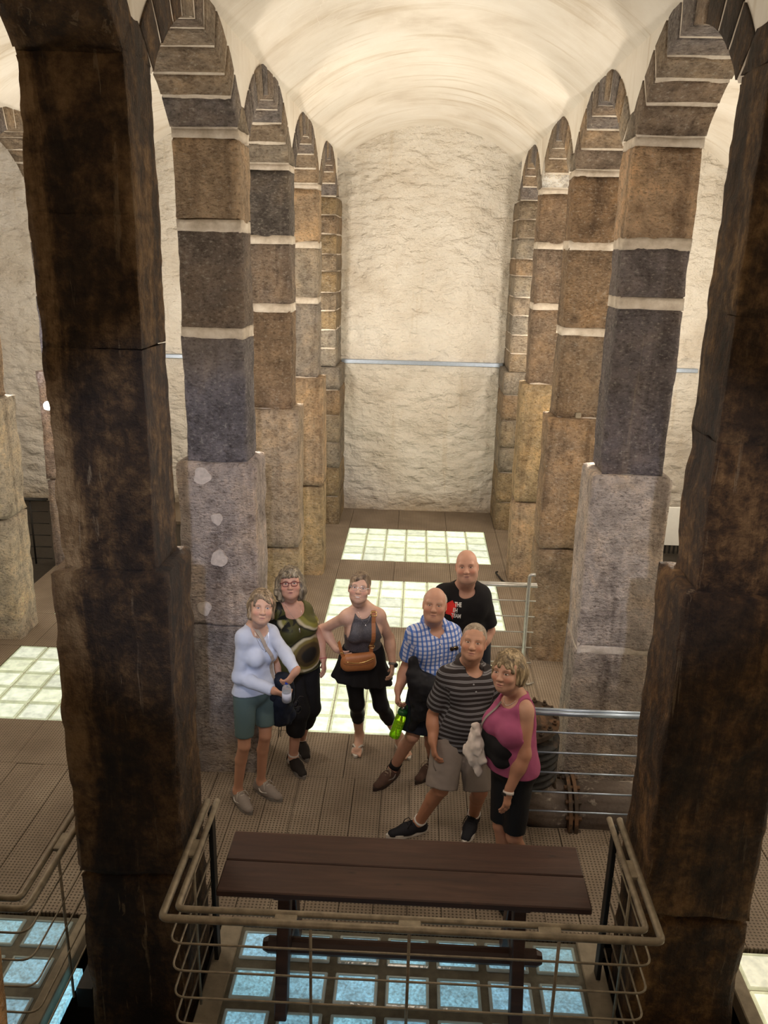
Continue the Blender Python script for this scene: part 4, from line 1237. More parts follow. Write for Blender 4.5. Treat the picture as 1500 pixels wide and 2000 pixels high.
        # fingernails stay skin coloured; knees and elbows a little redder
        for kk in ('knR', 'knL', 'elR', 'elL'):
            dd = np.linalg.norm(V-s.J[kk], axis=1); blend(np.clip(1-dd/.085, 0, 1)*.12, red*.9)
        put_attr(o, 'tone', np.clip(col, 0, 1))
    def eyes(s, p):
        iris = p.get('iris', (.10, .13, .15))
        for sx in (-1, 1):
            U, Q = lattice(10, 6, 10); c = (U-.5)*2
            c = c/np.maximum(np.linalg.norm(c, axis=1, keepdims=True), 1e-6)
            P = c*V3((.0138, .0080, .0056*p.get('eye', 1.0)))
            W_ = s.J['head']+(s.R@((P+V3((sx*.031, .0775, .0018)))*s.hs).T).T
            o = under(mesh('eye', W_, Q, M_eye, None, True), s.root)
            r = np.hypot(P[:, 0], P[:, 2]*1.0)
            col = np.where((r < .0058)[:, None], V3(iris), V3((.62, .58, .54))); col[r < .0026] = .01
            put_attr(o, 'tone', col.astype(np.float32))
    # ---- clothes
    def garment(s, name, mat, build, h=.0075, lo=None, hi=None, pattern=False, smooth=1, parent=None, label=None):
        J = s.J
        pts = [v for k, v in J.items() if k[:2] != 'ft']+[v[0] for v in s.feet.values()]
        a, b = s.bounds(pts, .19)
        if lo is not None: a[2] = lo
        if hi is not None: b[2] = hi
        F = Field(a, b, h); build(F)
        V, Q = F.mesh(); V = smooth_mesh(V, Q, smooth)
        o = under(mesh(name, V, Q, mat, None, True), s.root)
        if label: o['label'] = label
        if pattern:
            d = V-s.hc; u = d@s.l; v = d@s.up; fr = d@s.f
            u = u+np.sign(u)*np.clip(-fr, 0, .3)*.6
            uv = np.stack([u, v, np.zeros_like(u)], -1)
            for sd in 'RL':
                A, E = J['sh'+sd], J['el'+sd]; ax = nrm(E-A); t = (V-A)@ax; rad = np.linalg.norm(V-A-np.outer(t, ax), axis=1)
                out = (V-A)@(s.l*(1 if sd == 'L' else -1))
                m = (t > .03) & (rad < .10) & (out > -.03-.0*t)
                side = nrm(np.cross(ax, s.f)); uu = (V-A)@side
                uv[m] = np.stack([uu+.3, (s.J['neck']-s.hc)@s.up-.02-t, 0*uu], -1)[m]
            put_attr(o, 'pattern', uv)
        return o, V, Q
    def shoes(s, upper, sole, style='sneaker', lace=None, logo=None, names=('shoe', 'sole', 'laces')):
        for sd in 'RL':
            h, d, L = s.feet[sd]; up = V3((0, 0, 1)); x = np.cross(d, up); c = h+d*(L/2)
            lo, hi = s.bounds([h-d*.02, h+d*(L+.02)], .085); lo[2] = -.01; hi[2] = .17
            P = lambda a, b, z=0: h+d*a*L+x*b+up*z
            if style == 'flip': o = None
            else:
                F = Field(lo, hi, .0055)
                F.cone(P(.12, 0, .045), P(.55, 0, .040), .037, .042, .02, None)
                F.cone(P(.5, 0, .036), P(.86, 0, .026), .044, .034, .03, (up, 1.15))
                F.cone(P(.16, 0, .05), P(.20, 0, .092), .038, .040, .02); F.cone(P(.2, 0, .07), P(.50, 0, .056), .034, .034, .02)
                A = s.ank[sd]
                F.cone(A-up*.005, A+up*.1, .034, .036, .004, None, 'sub')
                F.plane(P(0, 0, .018), (0, 0, -1)); F.plane(P(.2, 0, .108), nrm(up+d*.25))
                V, Q = F.mesh(); o = under(mesh(names[0], V, Q, upper, None, True), s.root)
            n = 30; th = np.linspace(0, 2*math.pi, n, endpoint=False)
            aa = .5+.53*np.cos(th); wd = np.interp(aa, [-.03, .15, .45, .75, 1.03], [.030, .036, .038, .050, .030]); bb = np.sin(th)*wd
            ht = .030 if style != 'flip' else .018
            V = np.concatenate([[P(a, b, z) for a, b in zip(aa, bb)] for z in (.001, ht)])
            Fc = [tuple(range(n))[::-1], tuple(range(n, 2*n))]+[(i, (i+1) % n, n+(i+1) % n, n+i) for i in range(n)]
            so = mesh(names[1] if o is not None else 'flip_flop', V, Fc, sole, None, False)
            if o is not None: so.parent = o; so.matrix_parent_inverse = Matrix.Identity(4)
            else: under(so, s.root)
            if style == 'flip':
                for q in (-1, 1):
                    st = tube('strap', [tuple(P(.80, .004*q, .020)), tuple(P(.72, .012*q, .046)), tuple(P(.58, .034*q, .046)), tuple(P(.46, .043*q, .018))], [.005, .007, .009, .008], sole, None, 8)
                    st.parent = so
            if lace is not None:
                ll = []
                for j in range(5):
                    a = .40+.075*j; z = .096-.010*j
                    ll.append(([tuple(P(a, -.026, z-.012)), tuple(P(a+.02, -.01, z)), tuple(P(a+.03, .012, z)), tuple(P(a+.05, .026, z-.014))], .0030))
                    ll.append(([tuple(P(a, .026, z-.012)), tuple(P(a+.02, .01, z+.002)), tuple(P(a+.03, -.012, z+.002)), tuple(P(a+.05, -.026, z-.014))], .0030))
                ll.append(([tuple(P(.40, 0, .10)), tuple(P(.44, .03, .112)), tuple(P(.52, .045, .088)), tuple(P(.55, .050, .060))], .003))
                ll.append(([tuple(P(.40, 0, .10)), tuple(P(.46, -.03, .110)), tuple(P(.55, -.046, .080))], .003))
                k = tubes(names[2], ll, lace, None, 6); k.parent = o
            if logo is not None:
                for q in (-1, 1):
                    g = tube('side_mark', [tuple(P(.30, .041*q, .062)), tuple(P(.36, .0455*q, .046)), tuple(P(.44, .0465*q, .044)), tuple(P(.62, .0475*q, .058))], [.003, .006, .006, .0015], logo, None, 6); g.parent = o
    def socks(s, mat, hgt=.06):
        for sd in 'RL':
            A, K = s.ank[sd], s.J['kn'+sd]; d = nrm(K-A)
            V, F = tube_data([tuple(A-d*.045), tuple(A), tuple(A+d*hgt*.5), tuple(A+d*hgt)], [.047*s.w, .0425*s.w, .0415*s.w, .0445*s.w], 18)
            under(mesh('sock', V, F, mat, None, True), s.root)
    def hair(s, name, mat, build, h=.0040, rough=(.0045, 48)):
        c = s.H((0, -.02, 0)); F = Field(c-.19, c+.19, h)
        E = lambda a, r, k=.02, op='add': F.ell(s.H(a), V3(r)*s.hs, s.R, k, op)
        C = lambda a, b, ra, rb, k=.02, op='add': F.cone(s.H(a), s.H(b), ra*s.hs, rb*s.hs, k, None, op)
        build(E, C)
        F.noise(rough[0], rough[1], 3, (1.6, 1.6, .22))
        V, Q = F.mesh()
        return under(mesh(name, V, Q, mat, None, True), s.root)
    def ribbon(s, name, pts, width, thick, mat, parent=None, nrml=None):
        """flat strap through the points, its flat side along nrml"""
        pts = [V3(p) for p in pts]; V, F = [], []
        for i, p in enumerate(pts):
            t = nrm(pts[min(i+1, len(pts)-1)]-pts[max(i-1, 0)]); n = nrml[i] if isinstance(nrml, list) else (nrml if nrml is not None else s.f)
            n = nrm(V3(n)-t*V3(n).dot(t)); w = np.cross(t, n)
            for a, b in ((-1, -1), (1, -1), (1, 1), (-1, 1)): V.append(p+w*width/2*a+n*thick/2*b)
        for i in range(len(pts)-1):
            for j in range(4): F.append((i*4+j, i*4+(j+1) % 4, i*4+4+(j+1) % 4, i*4+4+j))
        F += [(3, 2, 1, 0), tuple(len(V)-4+j for j in range(4))]
        o = mesh(name, V, F, mat); return under(o, parent or s.root)
    def glasses(s, mat, lens=None, half=False, r=(.0225, .0165), y=.101, thick=.0019):
        H = s.H
        g = None
        for sx in (-1, 1):
            pts = []
            n = 20
            for i in range(n):
                a = 2*math.pi*i/n; ca, sa = math.cos(a), math.sin(a)
                X = abs(ca)**.7*np.sign(ca)*r[0]; Z = abs(sa)**.7*np.sign(sa)*r[1]
                if half and sa < 0: pass
                pts.append(tuple(H((sx*.032+X, y-abs(sx*.032+X)**2*3.2, -.001+Z))))
            o = tube('lens_rim', pts, thick if not half else thick*.6, mat, None, 6, True)
            if g is None: g = under(o, s.root); g.name = 'glasses'
            else: o.parent = g; o.matrix_parent_inverse = Matrix.Identity(4)
            e = (sx*.055, y-.009, .006)
            tb_ = tube('temple', [tuple(H(e)), tuple(H((sx*.074, y-.03, .007))), tuple(H((sx*.079, .0, .004)))], thick*1.1, mat, None, 6); tb_.parent = g
        br = tube('bridge', [tuple(H((-.010, y, .004))), tuple(H((0, y+.003, .007))), tuple(H((.010, y, .004)))], thick, mat, None, 6); br.parent = g
        return g
    def surf(s):
        """ray target for things that lie on the clothes"""
        pass
def torso_tree(P, i):
    pts = [P.J[k] for k in ('neck', 'shR', 'shL', 'hipR', 'hipL')]
    lo, hi = P.bounds(pts, .2); F = Field(lo, hi, .012); P.torso(F, i); return bvh(*F.mesh())
M_eye = attr_material('eye', .15, .5, 0, 50)

def bvh(V, Q): return BVHTree.FromPolygons([tuple(v) for v in V], [tuple(int(i) for i in q) for q in Q])
def lay(tree, pts, n, off=.004, reach=.25):
    """drop points on a surface along the direction -n, seen from outside"""
    out = []
    n = nrm(n)
    for p in pts:
        p = V3(p); hit = tree.ray_cast(Vector(p+n*reach), Vector(-n), reach*2)
        out.append(V3(hit[0])+n*off if hit[0] is not None else p)
    return out
GROUP = None
black = (.010, .010, .011)
M_blackcloth = cloth('black_jersey', (.012, .011, .012)); M_navy = cloth('navy_fabric', (.010, .013, .024), .7, .2); M_blackshort = cloth('black_stretch', (.010, .0095, .011), .6)
M_gold = NT('gold_metal').set(color=(.75, .55, .22), metal=1.0, rough=.25); M_silver = NT('silver_metal').set(color=(.75, .74, .72), metal=1.0, rough=.25)
M_socks_w = cloth('white_sock', (.62, .60, .57)); M_socks_b = cloth('black_sock', (.012, .011, .012))
M_rub_black = plain('black_rubber', (.014, .013, .013), .5); M_rub_white = plain('white_rubber', (.55, .52, .47), .5); M_rub_grey = plain('grey_rubber', (.17, .155, .14), .6)

def neckline(F, P, depth=.055, width=.075, up=.0, back=.03):
    """open the top of a garment around the neck"""
    n = P.J['neck']
    F.ell(n-P.up*(.005-up)+P.f*.035, V3((width, .075, depth)), np.stack([P.l, -P.f, P.up], 1), .012, 'sub')
    F.ell(n+P.up*.05-P.f*.02, V3((width*.98, .085, .06)), np.stack([P.l, -P.f, P.up], 1), .012, 'sub')

# --- woman in the pale top -------------------------------------------------
def woman_white():
    P = Person('white', 'woman in pale long-sleeved top and teal shorts holding a small water bottle', None, JOINTS['white'], 'fair', .86, True, .97, yaw=6, pitch=.75, roll=7, breast=.80)
    p = dict(iris=(.10, .14, .20), lip=(.40, .17, .16), tan_limbs=.85, jaw=.95, brow=(.14, .09, .06), age=1.1)
    P.body(p, {'R': dict(palm=(.2, .6, .5), curl=(.5, .7, .5), thumb=.3), 'L': dict(palm=(-.7, .5, .1), curl=(.45, .65, .5), thumb=.5)})
    top = cloth('pale_blue_grey_jersey', (.50, .545, .66), .8, .04)
    def shirt(F):
        P.torso(F, .010)
        for sd in 'RL': P.arm(F, sd, .009, 1, .97)
        F.cone(P.hc+P.up*.16, P.hc-P.up*.02, .130, .190, .05, (P.hf, 1.70))
        F.noise(.006, 9, 2, (1, 1, .6)); F.noise(.004, 26, 4)
        neckline(F, P, .050, .072)
        F.plane((0, 0, .90), (0, 0, -1))
    o, V, Q = P.garment('shirt', top, shirt, .0065, lo=.7); tr = torso_tree(P, .012)
    sh = cloth('teal_grey_shorts', (.085, .128, .125), .7, .08)
    def shorts(F):
        P.torso(F, .006)
        for sd in 'RL': P.leg(F, sd, .012, .80 if sd == 'R' else .76, None, .03, .006)
        F.noise(.005, 11, 6)
        F.plane((0, 0, .93), (0, 0, 1))
    P.garment('shorts', sh, shorts, .007, hi=1.0)
    P.shoes(cloth('taupe_mesh', (.235, .20, .175), .8, .15), M_rub_grey, lace=cloth('pale_lace', (.42, .38, .33)), logo=M_rub_white)
    hm = hair_material('ash_blonde_hair', (.055, .036, .020), (.46, .36, .24), (.185, .128, .076))
    def hb(E, C):
        E((0, -.028, .046), (.085, .102, .088), .02)
        for q in (-1, 1):
            C((q*.070, -.012, .02), (q*.073, -.004, -.065), .028, .020, .03); C((q*.060, -.06, .0), (q*.058, -.06, -.07), .04, .028, .03)
        C((-.03, -.08, -.0), (.03, -.08, -.06), .045, .035, .04)
        E((0, .115, -.045), (.060, .075, .085), .02, 'sub'); E((-.018, .115, .02), (.040, .06, .032), .02, 'sub')
        C((.035, .055, .088), (-.045, .083, .040), .017, .010, .02); C((.045, .05, .085), (.058, .070, .02), .018, .010, .02); C((.03, .055, .09), (-.062, .058, .02), .018, .009, .02)
    P.hair('hair', hm, hb)
    # necklaces
    n = P.J['neck']; nl = P.l
    for k, (dp, wd) in enumerate(((.055, .050), (.085, .056), (.135, .060))):
        pts = [n+nl*wd*x-P.up*(.0+dp*(1-x*x))+P.f*.05 for x in np.linspace(-1, 1, 15)]
        q = under(tube('necklace', [tuple(a) for a in lay(tr, pts, P.f, .003)], .0013, M_silver, None, 5), P.root)
    q = lay(tr, [n-P.up*.142+P.f*.05], P.f, .006)[0]; lathe_ = lathe('pendant', [(.001, 0), (.006, .003), (.001, .006)], tuple(q), tuple(P.f), M_silver, None, 10); under(lathe_, P.root)
    # ear stud
    # crossbody bag on its strap, jacket bundled over it
    bag = thing('crossbody_bag', 'small black bag hanging on a pale strap from the woman in pale top', 'bag', tuple(P.hc+P.l*.14+P.f*.15), 'bags of the visitors')
    a = P.J['shR']+P.l*.065+P.up*.06-P.f*.02; e = P.hc+P.l*.105+P.f*.17+P.up*.13
    pts = lay(tr, [a+(e-a)*t for t in np.linspace(0, 1, 14)], nrm(P.f+P.up*.45), .005)
    strap = P.ribbon('strap', pts, .026, .004, cloth('beige_webbing', (.36, .30, .25)), bag, nrm(P.f+P.up*.3))
    e = pts[-1]
    under(tube('clasp', [tuple(e), tuple(e-P.up*.018+P.f*.006), tuple(e-P.up*.04)], .006, M_silver, None, 8), bag)
    under(tube('clasp', [tuple(e+P.l*.012-P.up*.01), tuple(e-P.up*.05+P.l*.012)], .004, M_silver, None, 8), bag)
    F = Field(e-.2, e+V3((.2, .2, .1)), .007); R = np.stack([P.l, -P.f, V3((0, 0, 1))], 1)
    F.ell(e-P.up*.105+P.l*.03-P.f*.01, V3((.085, .035, .075)), R, .02); V_, Q_ = F.mesh()
    under(mesh('pouch', V_, Q_, M_navy, None, True), bag)
    jk = thing('navy_jacket', 'navy jacket bundled over the bag of the woman in pale top', 'jacket', tuple(e), 'jackets carried by visitors')
    F = Field(e-V3((.25, .25, .50)), e+V3((.3, .25, .15)), .0065)
    c = e-P.up*.03+P.l*.055+P.f*.005
    F.cone(c+P.up*.02, c-P.up*.10+P.l*.02, .060, .070, .03); F.cone(c-P.up*.02+P.l*.03, c-P.up*.17+P.l*.03, .060, .055, .04)
    F.cone(c-P.up*.15, c-P.up*.30+P.l*.0, .055, .060, .04); F.cone(c-P.up*.25+P.l*.02, c-P.up*.36+P.l*.08, .050, .022, .04); F.cone(c-P.up*.20+P.l*.03, c-P.up*.30+P.l*.09, .045, .03, .03)
    F.noise(.028, 9, 7); F.noise(.012, 25, 9)
    V_, Q_ = F.mesh(); under(mesh('folded_cloth', V_, Q_, M_navy, None, True), jk)
    for q in (0, .022):
        s0 = c-P.up*.33-P.l*.005+P.l*q; under(tube('drawcord', [tuple(s0), tuple(s0-P.up*.06+P.l*.004), tuple(s0-P.up*.125)], .0028, M_blackcloth, None, 6), jk)
    # bottle in the hands
    bt = thing('water_bottle', 'small clear water bottle with blue cap held in both hands', 'bottle', tuple(P.J['haL']), 'bottles held by visitors')
    b = (P.J['haL']*.62+P.J['haR']*.38)+P.f*.0+V3((0, 0, -.025)); ax = nrm(V3((.02, -.10, 1)))
    mc = NT('clear_plastic'); mc.set(color=(.75, .80, .85), rough=.08, trans=.75, ior=1.2, spec=.5)
    under(lathe('bottle_body', [(.026, -.055), (.031, -.05), (.031, .035), (.028, .055), (.016, .080), (.0125, .084), (.0125, .095)], tuple(b), tuple(ax), mc.m, None, 20), bt)
    under(lathe('paper_label', [(.0316, -.045), (.0316, .020)], tuple(b), tuple(ax), plain('bottle_label', (.55, .57, .68), .6), None, 20), bt)
    under(lathe('cap', [(.0155, .088), (.0165, .092), (.0160, .112), (.013, .115)], tuple(b), tuple(ax), plain('blue_plastic', (.012, .06, .55), .35), None, 18), bt)
    # sunglasses dangling from the right hand
    sg = thing('sunglasses', 'black sunglasses dangling from the hand of the woman in pale top', 'glasses', tuple(P.J['haR']), 'sunglasses not being worn')
    h = P.J['haR']+P.f*.03; q = h+P.l*.03-P.up*.05
    for k in (0, 1):
        cc = q+P.l*.025*k-P.up*.052*k
        pts = [tuple(cc+P.l*.021*math.cos(w)-P.up*.027*math.sin(w)+P.f*.004) for w in np.linspace(0, 2*math.pi, 16, endpoint=False)]
        under(tube('lens_rim', pts, .0024, M_rub_black, None, 6, True), sg)
        under(lathe('lens', [(.001, 0), (.021, .001), (.021, .002), (.001, .003)], tuple(cc), tuple(P.f), plain('dark_lens', (.02, .02, .025), .1), None, 16), sg)
    under(tube('temple', [tuple(q+P.up*.02), tuple(q+P.up*.05+P.l*.03), tuple(q+P.l*.065+P.up*.03), tuple(q+P.l*.06-P.up*.03)], .0022, M_rub_black, None, 6), sg)
    W_ = P.J['wrL']; d = nrm(P.J['haL']-P.J['wrL'])
    ring = [tuple(W_-d*.004+np.cross(d, P.up)*.033*math.cos(w)+P.up*.030*math.sin(w)) for w in np.linspace(0, 2*math.pi, 16, endpoint=False)]
    under(tube('bracelet', ring, .003, M_silver, None, 6, True), P.root)

# --- woman in the printed top ---------------------------------------------
def woman_green():
    P = Person('green', 'woman in olive and black printed top with red-framed glasses', None, JOINTS['green'], 'rosy', .98, True, .98, yaw=-2, pitch=.95, roll=-3, breast=1.1, belly=.6)
    p = dict(iris=(.06, .05, .05), lip=(.36, .14, .13), open=1, brow=(.13, .09, .07), age=1.1, cheek=1.05)
    P.body(p, {'R': dict(palm=(.3, .6, .3), fine=0), 'L': dict(palm=(-.8, .2, .0), curl=(.25, .35, .3))})
    def top(F):
        P.torso(F, .016)
        for sd in 'RL': P.arm(F, sd, .016, .50, flare=.014)
        F.cone(P.hc+P.up*.18, P.hc-P.up*.03, .16, .175, .05, (P.f, 1.35))
        F.noise(.006, 8, 2)
        neckline(F, P, .085, .098)
        F.ell(P.J['neck']-P.up*.035+P.f*.08, V3((.085, .08, .055)), np.stack([P.l, -P.f, P.up], 1), .01, 'sub')
        F.plane((0, 0, .825), (0, 0, -1))
    o, V, Q = P.garment('printed_top', print_material(), top, .0065, lo=.7, pattern=True); tr = bvh(V, Q)
    def pants(F):
        P.torso(F, .005)
        for sd in 'RL': P.leg(F, sd, .016, 1, .48, .035, .012)
        F.noise(.007, 12, 6)
        F.plane((0, 0, .95), (0, 0, 1))
    P.garment('capri_trousers', M_blackcloth, pants, .0075, hi=1.02)
    P.socks(M_socks_w, .030)
    P.shoes(cloth('black_knit_shoe', (.022, .018, .016), .85, .2), M_rub_grey)
    hm = hair_material('grey_blonde_wavy_hair', (.055, .042, .026), (.38, .32, .22), (.165, .128, .082))
    def hb(E, C):
        E((0, -.028, .046), (.088, .104, .092), .02)
        for q in (-1, 1):
            C((q*.072, .0, .03), (q*.086, .010, -.06), .032, .034, .02); C((q*.086, .012, -.05), (q*.080, .018, -.105), .034, .020, .02); C((q*.07, -.05, .0), (q*.075, -.05, -.10), .045, .036, .03)
        C((-.04, -.085, 0), (.04, -.085, -.08), .05, .045, .04)
        E((0, .118, -.035), (.060, .075, .090), .015, 'sub')
        for x in (-.045, -.02, .005, .03, .05): C((x*.8, .055, .098), (x*1.1, .086, .052), .020, .012, .012)
    P.hair('hair', hm, hb, rough=(.014, 26))
    P.glasses(plain('dark_red_frame', (.12, .012, .016), .35), thick=.0026)
    n = P.J['neck']
    pts = [n+P.l*.062*x-P.up*(.115*(1-x*x)-.01)+P.f*.06 for x in np.linspace(-1, .9, 15)]
    tb2 = bvh(*P.bodyV)
    under(tube('necklace', [tuple(a) for a in lay(tb2, pts, P.f, .002)], .0012, M_silver, None, 5), P.root)
    q = lay(tr, [n-P.up*.135+P.f*.06-P.l*.03], P.f, .004)[0]
    under(lathe('pendant', [(.002, 0), (.006, .012), (.009, .03), (.003, .042)], tuple(q), tuple(-P.up), M_silver, None, 10), P.root)
    W_ = P.J['wrL']; d = nrm(P.J['haL']-W_); a = nrm(np.cross(d, P.f))
    under(tube('bracelet', [tuple(W_+a*.031*math.cos(w)+np.cross(d, a)*.029*math.sin(w)) for w in np.linspace(0, 6.28, 16, endpoint=False)], .003, plain('pink_cord', (.45, .08, .10), .6), None, 6, True), P.root)

# --- woman with the tan belt bag --------------------------------------------
def woman_tank():
    P = Person('tank', 'smiling woman in dark sparkly halter top with tan belt bag', None, JOINTS['tank'], 'fair', .98, True, .97, yaw=-3, pitch=1.0, roll=6, breast=1.05)
    p = dict(iris=(.08, .08, .09), lip=(.42, .15, .15), smile=1.0, teeth=1, brow=(.13, .085, .05), age=.8, cheek=1.15, bare_feet=1)
    P.body(p, {'R': dict(palm=(.6, .2, .2), curl=(.3, .4, .3)), 'L': dict(palm=(-.85, .2, .0), curl=(.35, .5, .4))})
    J = P.J; n = J['neck']
    def tank(F):
        P.torso(F, .009)
        F.noise(.004, 10, 2)
        # halter: shoulders stay bare, straps run up to the neck
        for sd, q in (('R', -1), ('L', 1)):
            a = n+P.l*q*.050+P.up*.02; b = P.hc+P.up*.55*P.T+P.l*q*.135*P.w
            nn = nrm(np.cross(b-a, -P.f)*q)
            if nn.dot(P.l)*q < 0: nn = -nn
            F.plane(a, nn, P.hc-.4, P.hc+.9)
        neckline(F, P, .062, .060)
        F.plane(n+P.up*.012, P.up)
        F.plane((0, 0, .80), (0, 0, -1))
    o, V, Q = P.garment('halter_top', sparkle_material(), tank, .006, lo=.7); tr = torso_tree(P, .0095)
    def leg(F):
        P.torso(F, .004)
        for sd in 'RL': P.leg(F, sd, .007, 1, .52, .035)
        F.noise(.004, 14, 6)
        F.plane((0, 0, .93), (0, 0, 1))
    P.garment('capri_leggings', M_blackshort, leg, .0075, hi=1.0)
    def skirt(F):
        z = V3((0, 0, 1)); c = P.hc
        P.torso(F, .010)
        F.cone(c+z*.06, c-z*.17, .150, .245, .05, (P.hf, 1.45))
        F.cone(c+z*.0-P.hl*.06, c-z*.19-P.hl*.12, .12, .13, .05, (P.hf, 1.2))
        i = np.nonzero(np.abs(F.F) < .04); X = F.ax[0][i[0]]-c[0]; Y = F.ax[1][i[1]]-c[1]; Z = F.ax[2][i[2]]
        an = np.arctan2(Y, X); F.F[i] += .012*np.sin(an*11)*np.clip((c[2]+.02-Z)/.15, 0, 1)
        F.ell(c-z*.30, V3((.20, .125, .18)), np.stack([P.hl, -P.hf, z], 1), .01, 'sub')
        F.plane((0, 0, .955), (0, 0, 1)); F.plane(c-z*.155, nrm(-z-P.hl*.15))
    P.garment('skirt', M_blackcloth, skirt, .0075, lo=.5, hi=1.05)
    P.shoes(None, M_rub_white, 'flip')
    hm = hair_material('light_brown_pulled_back_hair', (.075, .048, .028), (.27, .19, .115), (.155, .105, .062))
    def hb(E, C):
        E((0, -.022, .044), (.082, .100, .089), .02)
        C((0, -.10, .03), (0, -.125, -.01), .035, .025, .03)
        E((.006, .117, -.030), (.056, .076, .084), .012, 'sub')
        for q in (-1, 1): E((q*.075, .03, -.055), (.03, .06, .06), .01, 'sub')
        C((-.03, .045, .098), (.030, .078, .066), .018, .014, .02); C((-.02, .06, .095), (.064, .062, .012), .016, .012, .02); C((-.03, .05, .09), (-.066, .050, .015), .015, .010, .02); C((.05, .045, .08), (.070, .030, -.01), .016, .010, .02)
    P.hair('hair', hm, hb, rough=(.003, 60))
    P.glasses(NT('clear_frame').set(color=(.62, .60, .58), rough=.2, metal=.6), half=True)
    tb2 = bvh(*P.bodyV)
    pts = [n+P.l*.055*x-P.up*(.105*(1-abs(x)**1.6))+P.f*.05+P.l*.008 for x in np.linspace(-1, 1, 17)]
    pts = [max((a, b), key=lambda z: z.dot(P.f)) for a, b in zip(lay(tr, pts, P.f, .003), lay(tb2, pts, P.f, .003))]
    under(tube('necklace', [tuple(a) for a in pts], .0012, M_silver, None, 5), P.root)
    q = lay(tr, [n-P.up*.118+P.f*.05+P.l*.008], P.f, .004)[0]
    under(tubes('cross_pendant', [([tuple(q+P.up*.012), tuple(q-P.up*.022)], .0022), ([tuple(q-P.l*.010), tuple(q+P.l*.010)], .0022)], M_silver), P.root)
    # watch
    W_ = J['wrL']; d = nrm(J['haL']-W_); a = nrm(np.cross(d, P.f))
    under(lathe('watch_band', [(.031, -.010), (.033, -.008), (.033, .008), (.031, .010)], tuple(W_), tuple(d), plain('grey_strap', (.16, .14, .13), .5), None, 18), P.root)
    c = W_+nrm(P.f+P.l*.6)*.036; under(lathe('watch_case', [(.016, -.004), (.018, 0), (.018, .006), (.015, .008)], tuple(c), tuple(nrm(P.f+P.l*.6)), M_rub_black, None, 14), P.root)
    # belt bag
    tan = plain('tan_leather', (.36, .135, .045), .45, var=.12, scale=40, bump=.12)
    bag = thing('belt_bag', 'tan leather belt bag with zip worn across the smiling woman', 'bag', tuple(P.hc), 'bags of the visitors')
    c = P.hc+P.up*.085+P.f*.155-P.l*.055
    R = np.stack([nrm(P.l+P.up*.06), -P.f, nrm(P.up-P.l*.06)], 1)
    F = Field(c-.24, c+.24, .0055)
    F.cone(c-P.l*.075-P.up*.012, c+P.l*.075-P.up*.012, .062, .062, .03, (P.f, 1.45)); F.cone(c-P.l*.085+P.up*.030, c+P.l*.088+P.up*.040, .040, .040, .03, (P.f, 1.2))
    V_, Q_ = F.mesh(); V_ = smooth_mesh(V_, Q_, 2); under(mesh('pouch', V_, Q_, tan, None, True), bag); tb3 = bvh(V_, Q_)
    zp = lay(tb3, [c+P.l*x+P.up*(.030-.018*math.cos(x*18)+.06*x) for x in np.linspace(-.10, .11, 13)], P.f, .001)
    under(tube('zip', [tuple(a) for a in zp], .003, M_gold, None, 6), bag)
    zl = lay(tb3, [c+P.l*x+P.up*(-.005+.05*x+1.6*x*x) for x in np.linspace(-.115, .115, 13)], P.f, .0005)
    under(tube('seam', [tuple(a) for a in zl], .0022, plain('dark_tan', (.16, .06, .022), .5), None, 6), bag)
    e0 = c+P.l*.100+P.up*.050-P.f*.01; top = J['neck']+P.l*.075-P.up*.005; 
    pts = [e0+(top-e0)*t+P.f*.06 for t in np.linspace(.02, 1, 16)]
    pts = [max((a, b), key=lambda z: z.dot(P.f)) for a, b in zip(lay(tr, pts, nrm(P.f+P.up*.3), .005), lay(tb2, pts, nrm(P.f+P.up*.3), .005))]
    pts[0] = e0
    P.ribbon('strap', pts, .030, .005, tan, bag, nrm(P.f+P.up*.25))
    def buckle(k):
        m = pts[k]+P.f*.006; t = nrm(pts[k+1]-pts[k]); w = nrm(np.cross(t, P.f))
        q = [tuple(m+w*x*.021+t*y*.016) for x, y in ((-1, -1), (1, -1), (1, 1), (-1, 1))]
        under(tube('buckle', arc_corner(q+[q[0]], .006, 3), .0032, M_gold, None, 6), bag)
    buckle(3); buckle(14)
    e1 = c-P.l*.115+P.up*.05; P.ribbon('strap', [e1, e1-P.l*.012+P.up*.05-P.f*.03, e1-P.l*.02+P.up*.09-P.f*.10], .030, .005, tan, bag, nrm(P.f-P.l))
    under(tube('buckle', [tuple(e1+P.up*.015+P.l*.01), tuple(e1+P.up*.04), tuple(e1+P.up*.04-P.l*.02)], .004, M_gold, None, 6), bag)
    under(tube('zip_pull', [tuple(e1-P.up*.03+P.f*.0), tuple(e1-P.up*.065-P.l*.012), tuple(e1-P.up*.10-P.l*.022)], .006, plain('dark_leather', (.03, .018, .012), .5), None, 6), bag)

# --- old man in the plaid shirt -----------------------------------------------
def collar(F, P, r=.016, spread=.075, drop=.07, h=.02):
    n = P.J['neck']; f, l, up = P.f, P.l, P.up
    pts = []
    for t in np.linspace(-1, 1, 13):
        a = t*2.35
        pts.append(n+up*(.040-.055*max(0, abs(t)-.3))-f*.024-f*math.cos(a)*.080+l*math.sin(a)*.078)
    for a, b in zip(pts[:-1], pts[1:]): F.cone(a, b, r, r, .01)
    for q in (-1, 1):
        e = pts[-1] if q > 0 else pts[0]
        F.cone(e, e+l*q*.018-up*drop+f*.025, r*.95, r*.55, .015)
        F.cone(e+l*q*.02-up*.005, e+l*q*.04-up*drop*.65+f*.012, r*.9, r*.6, .015)

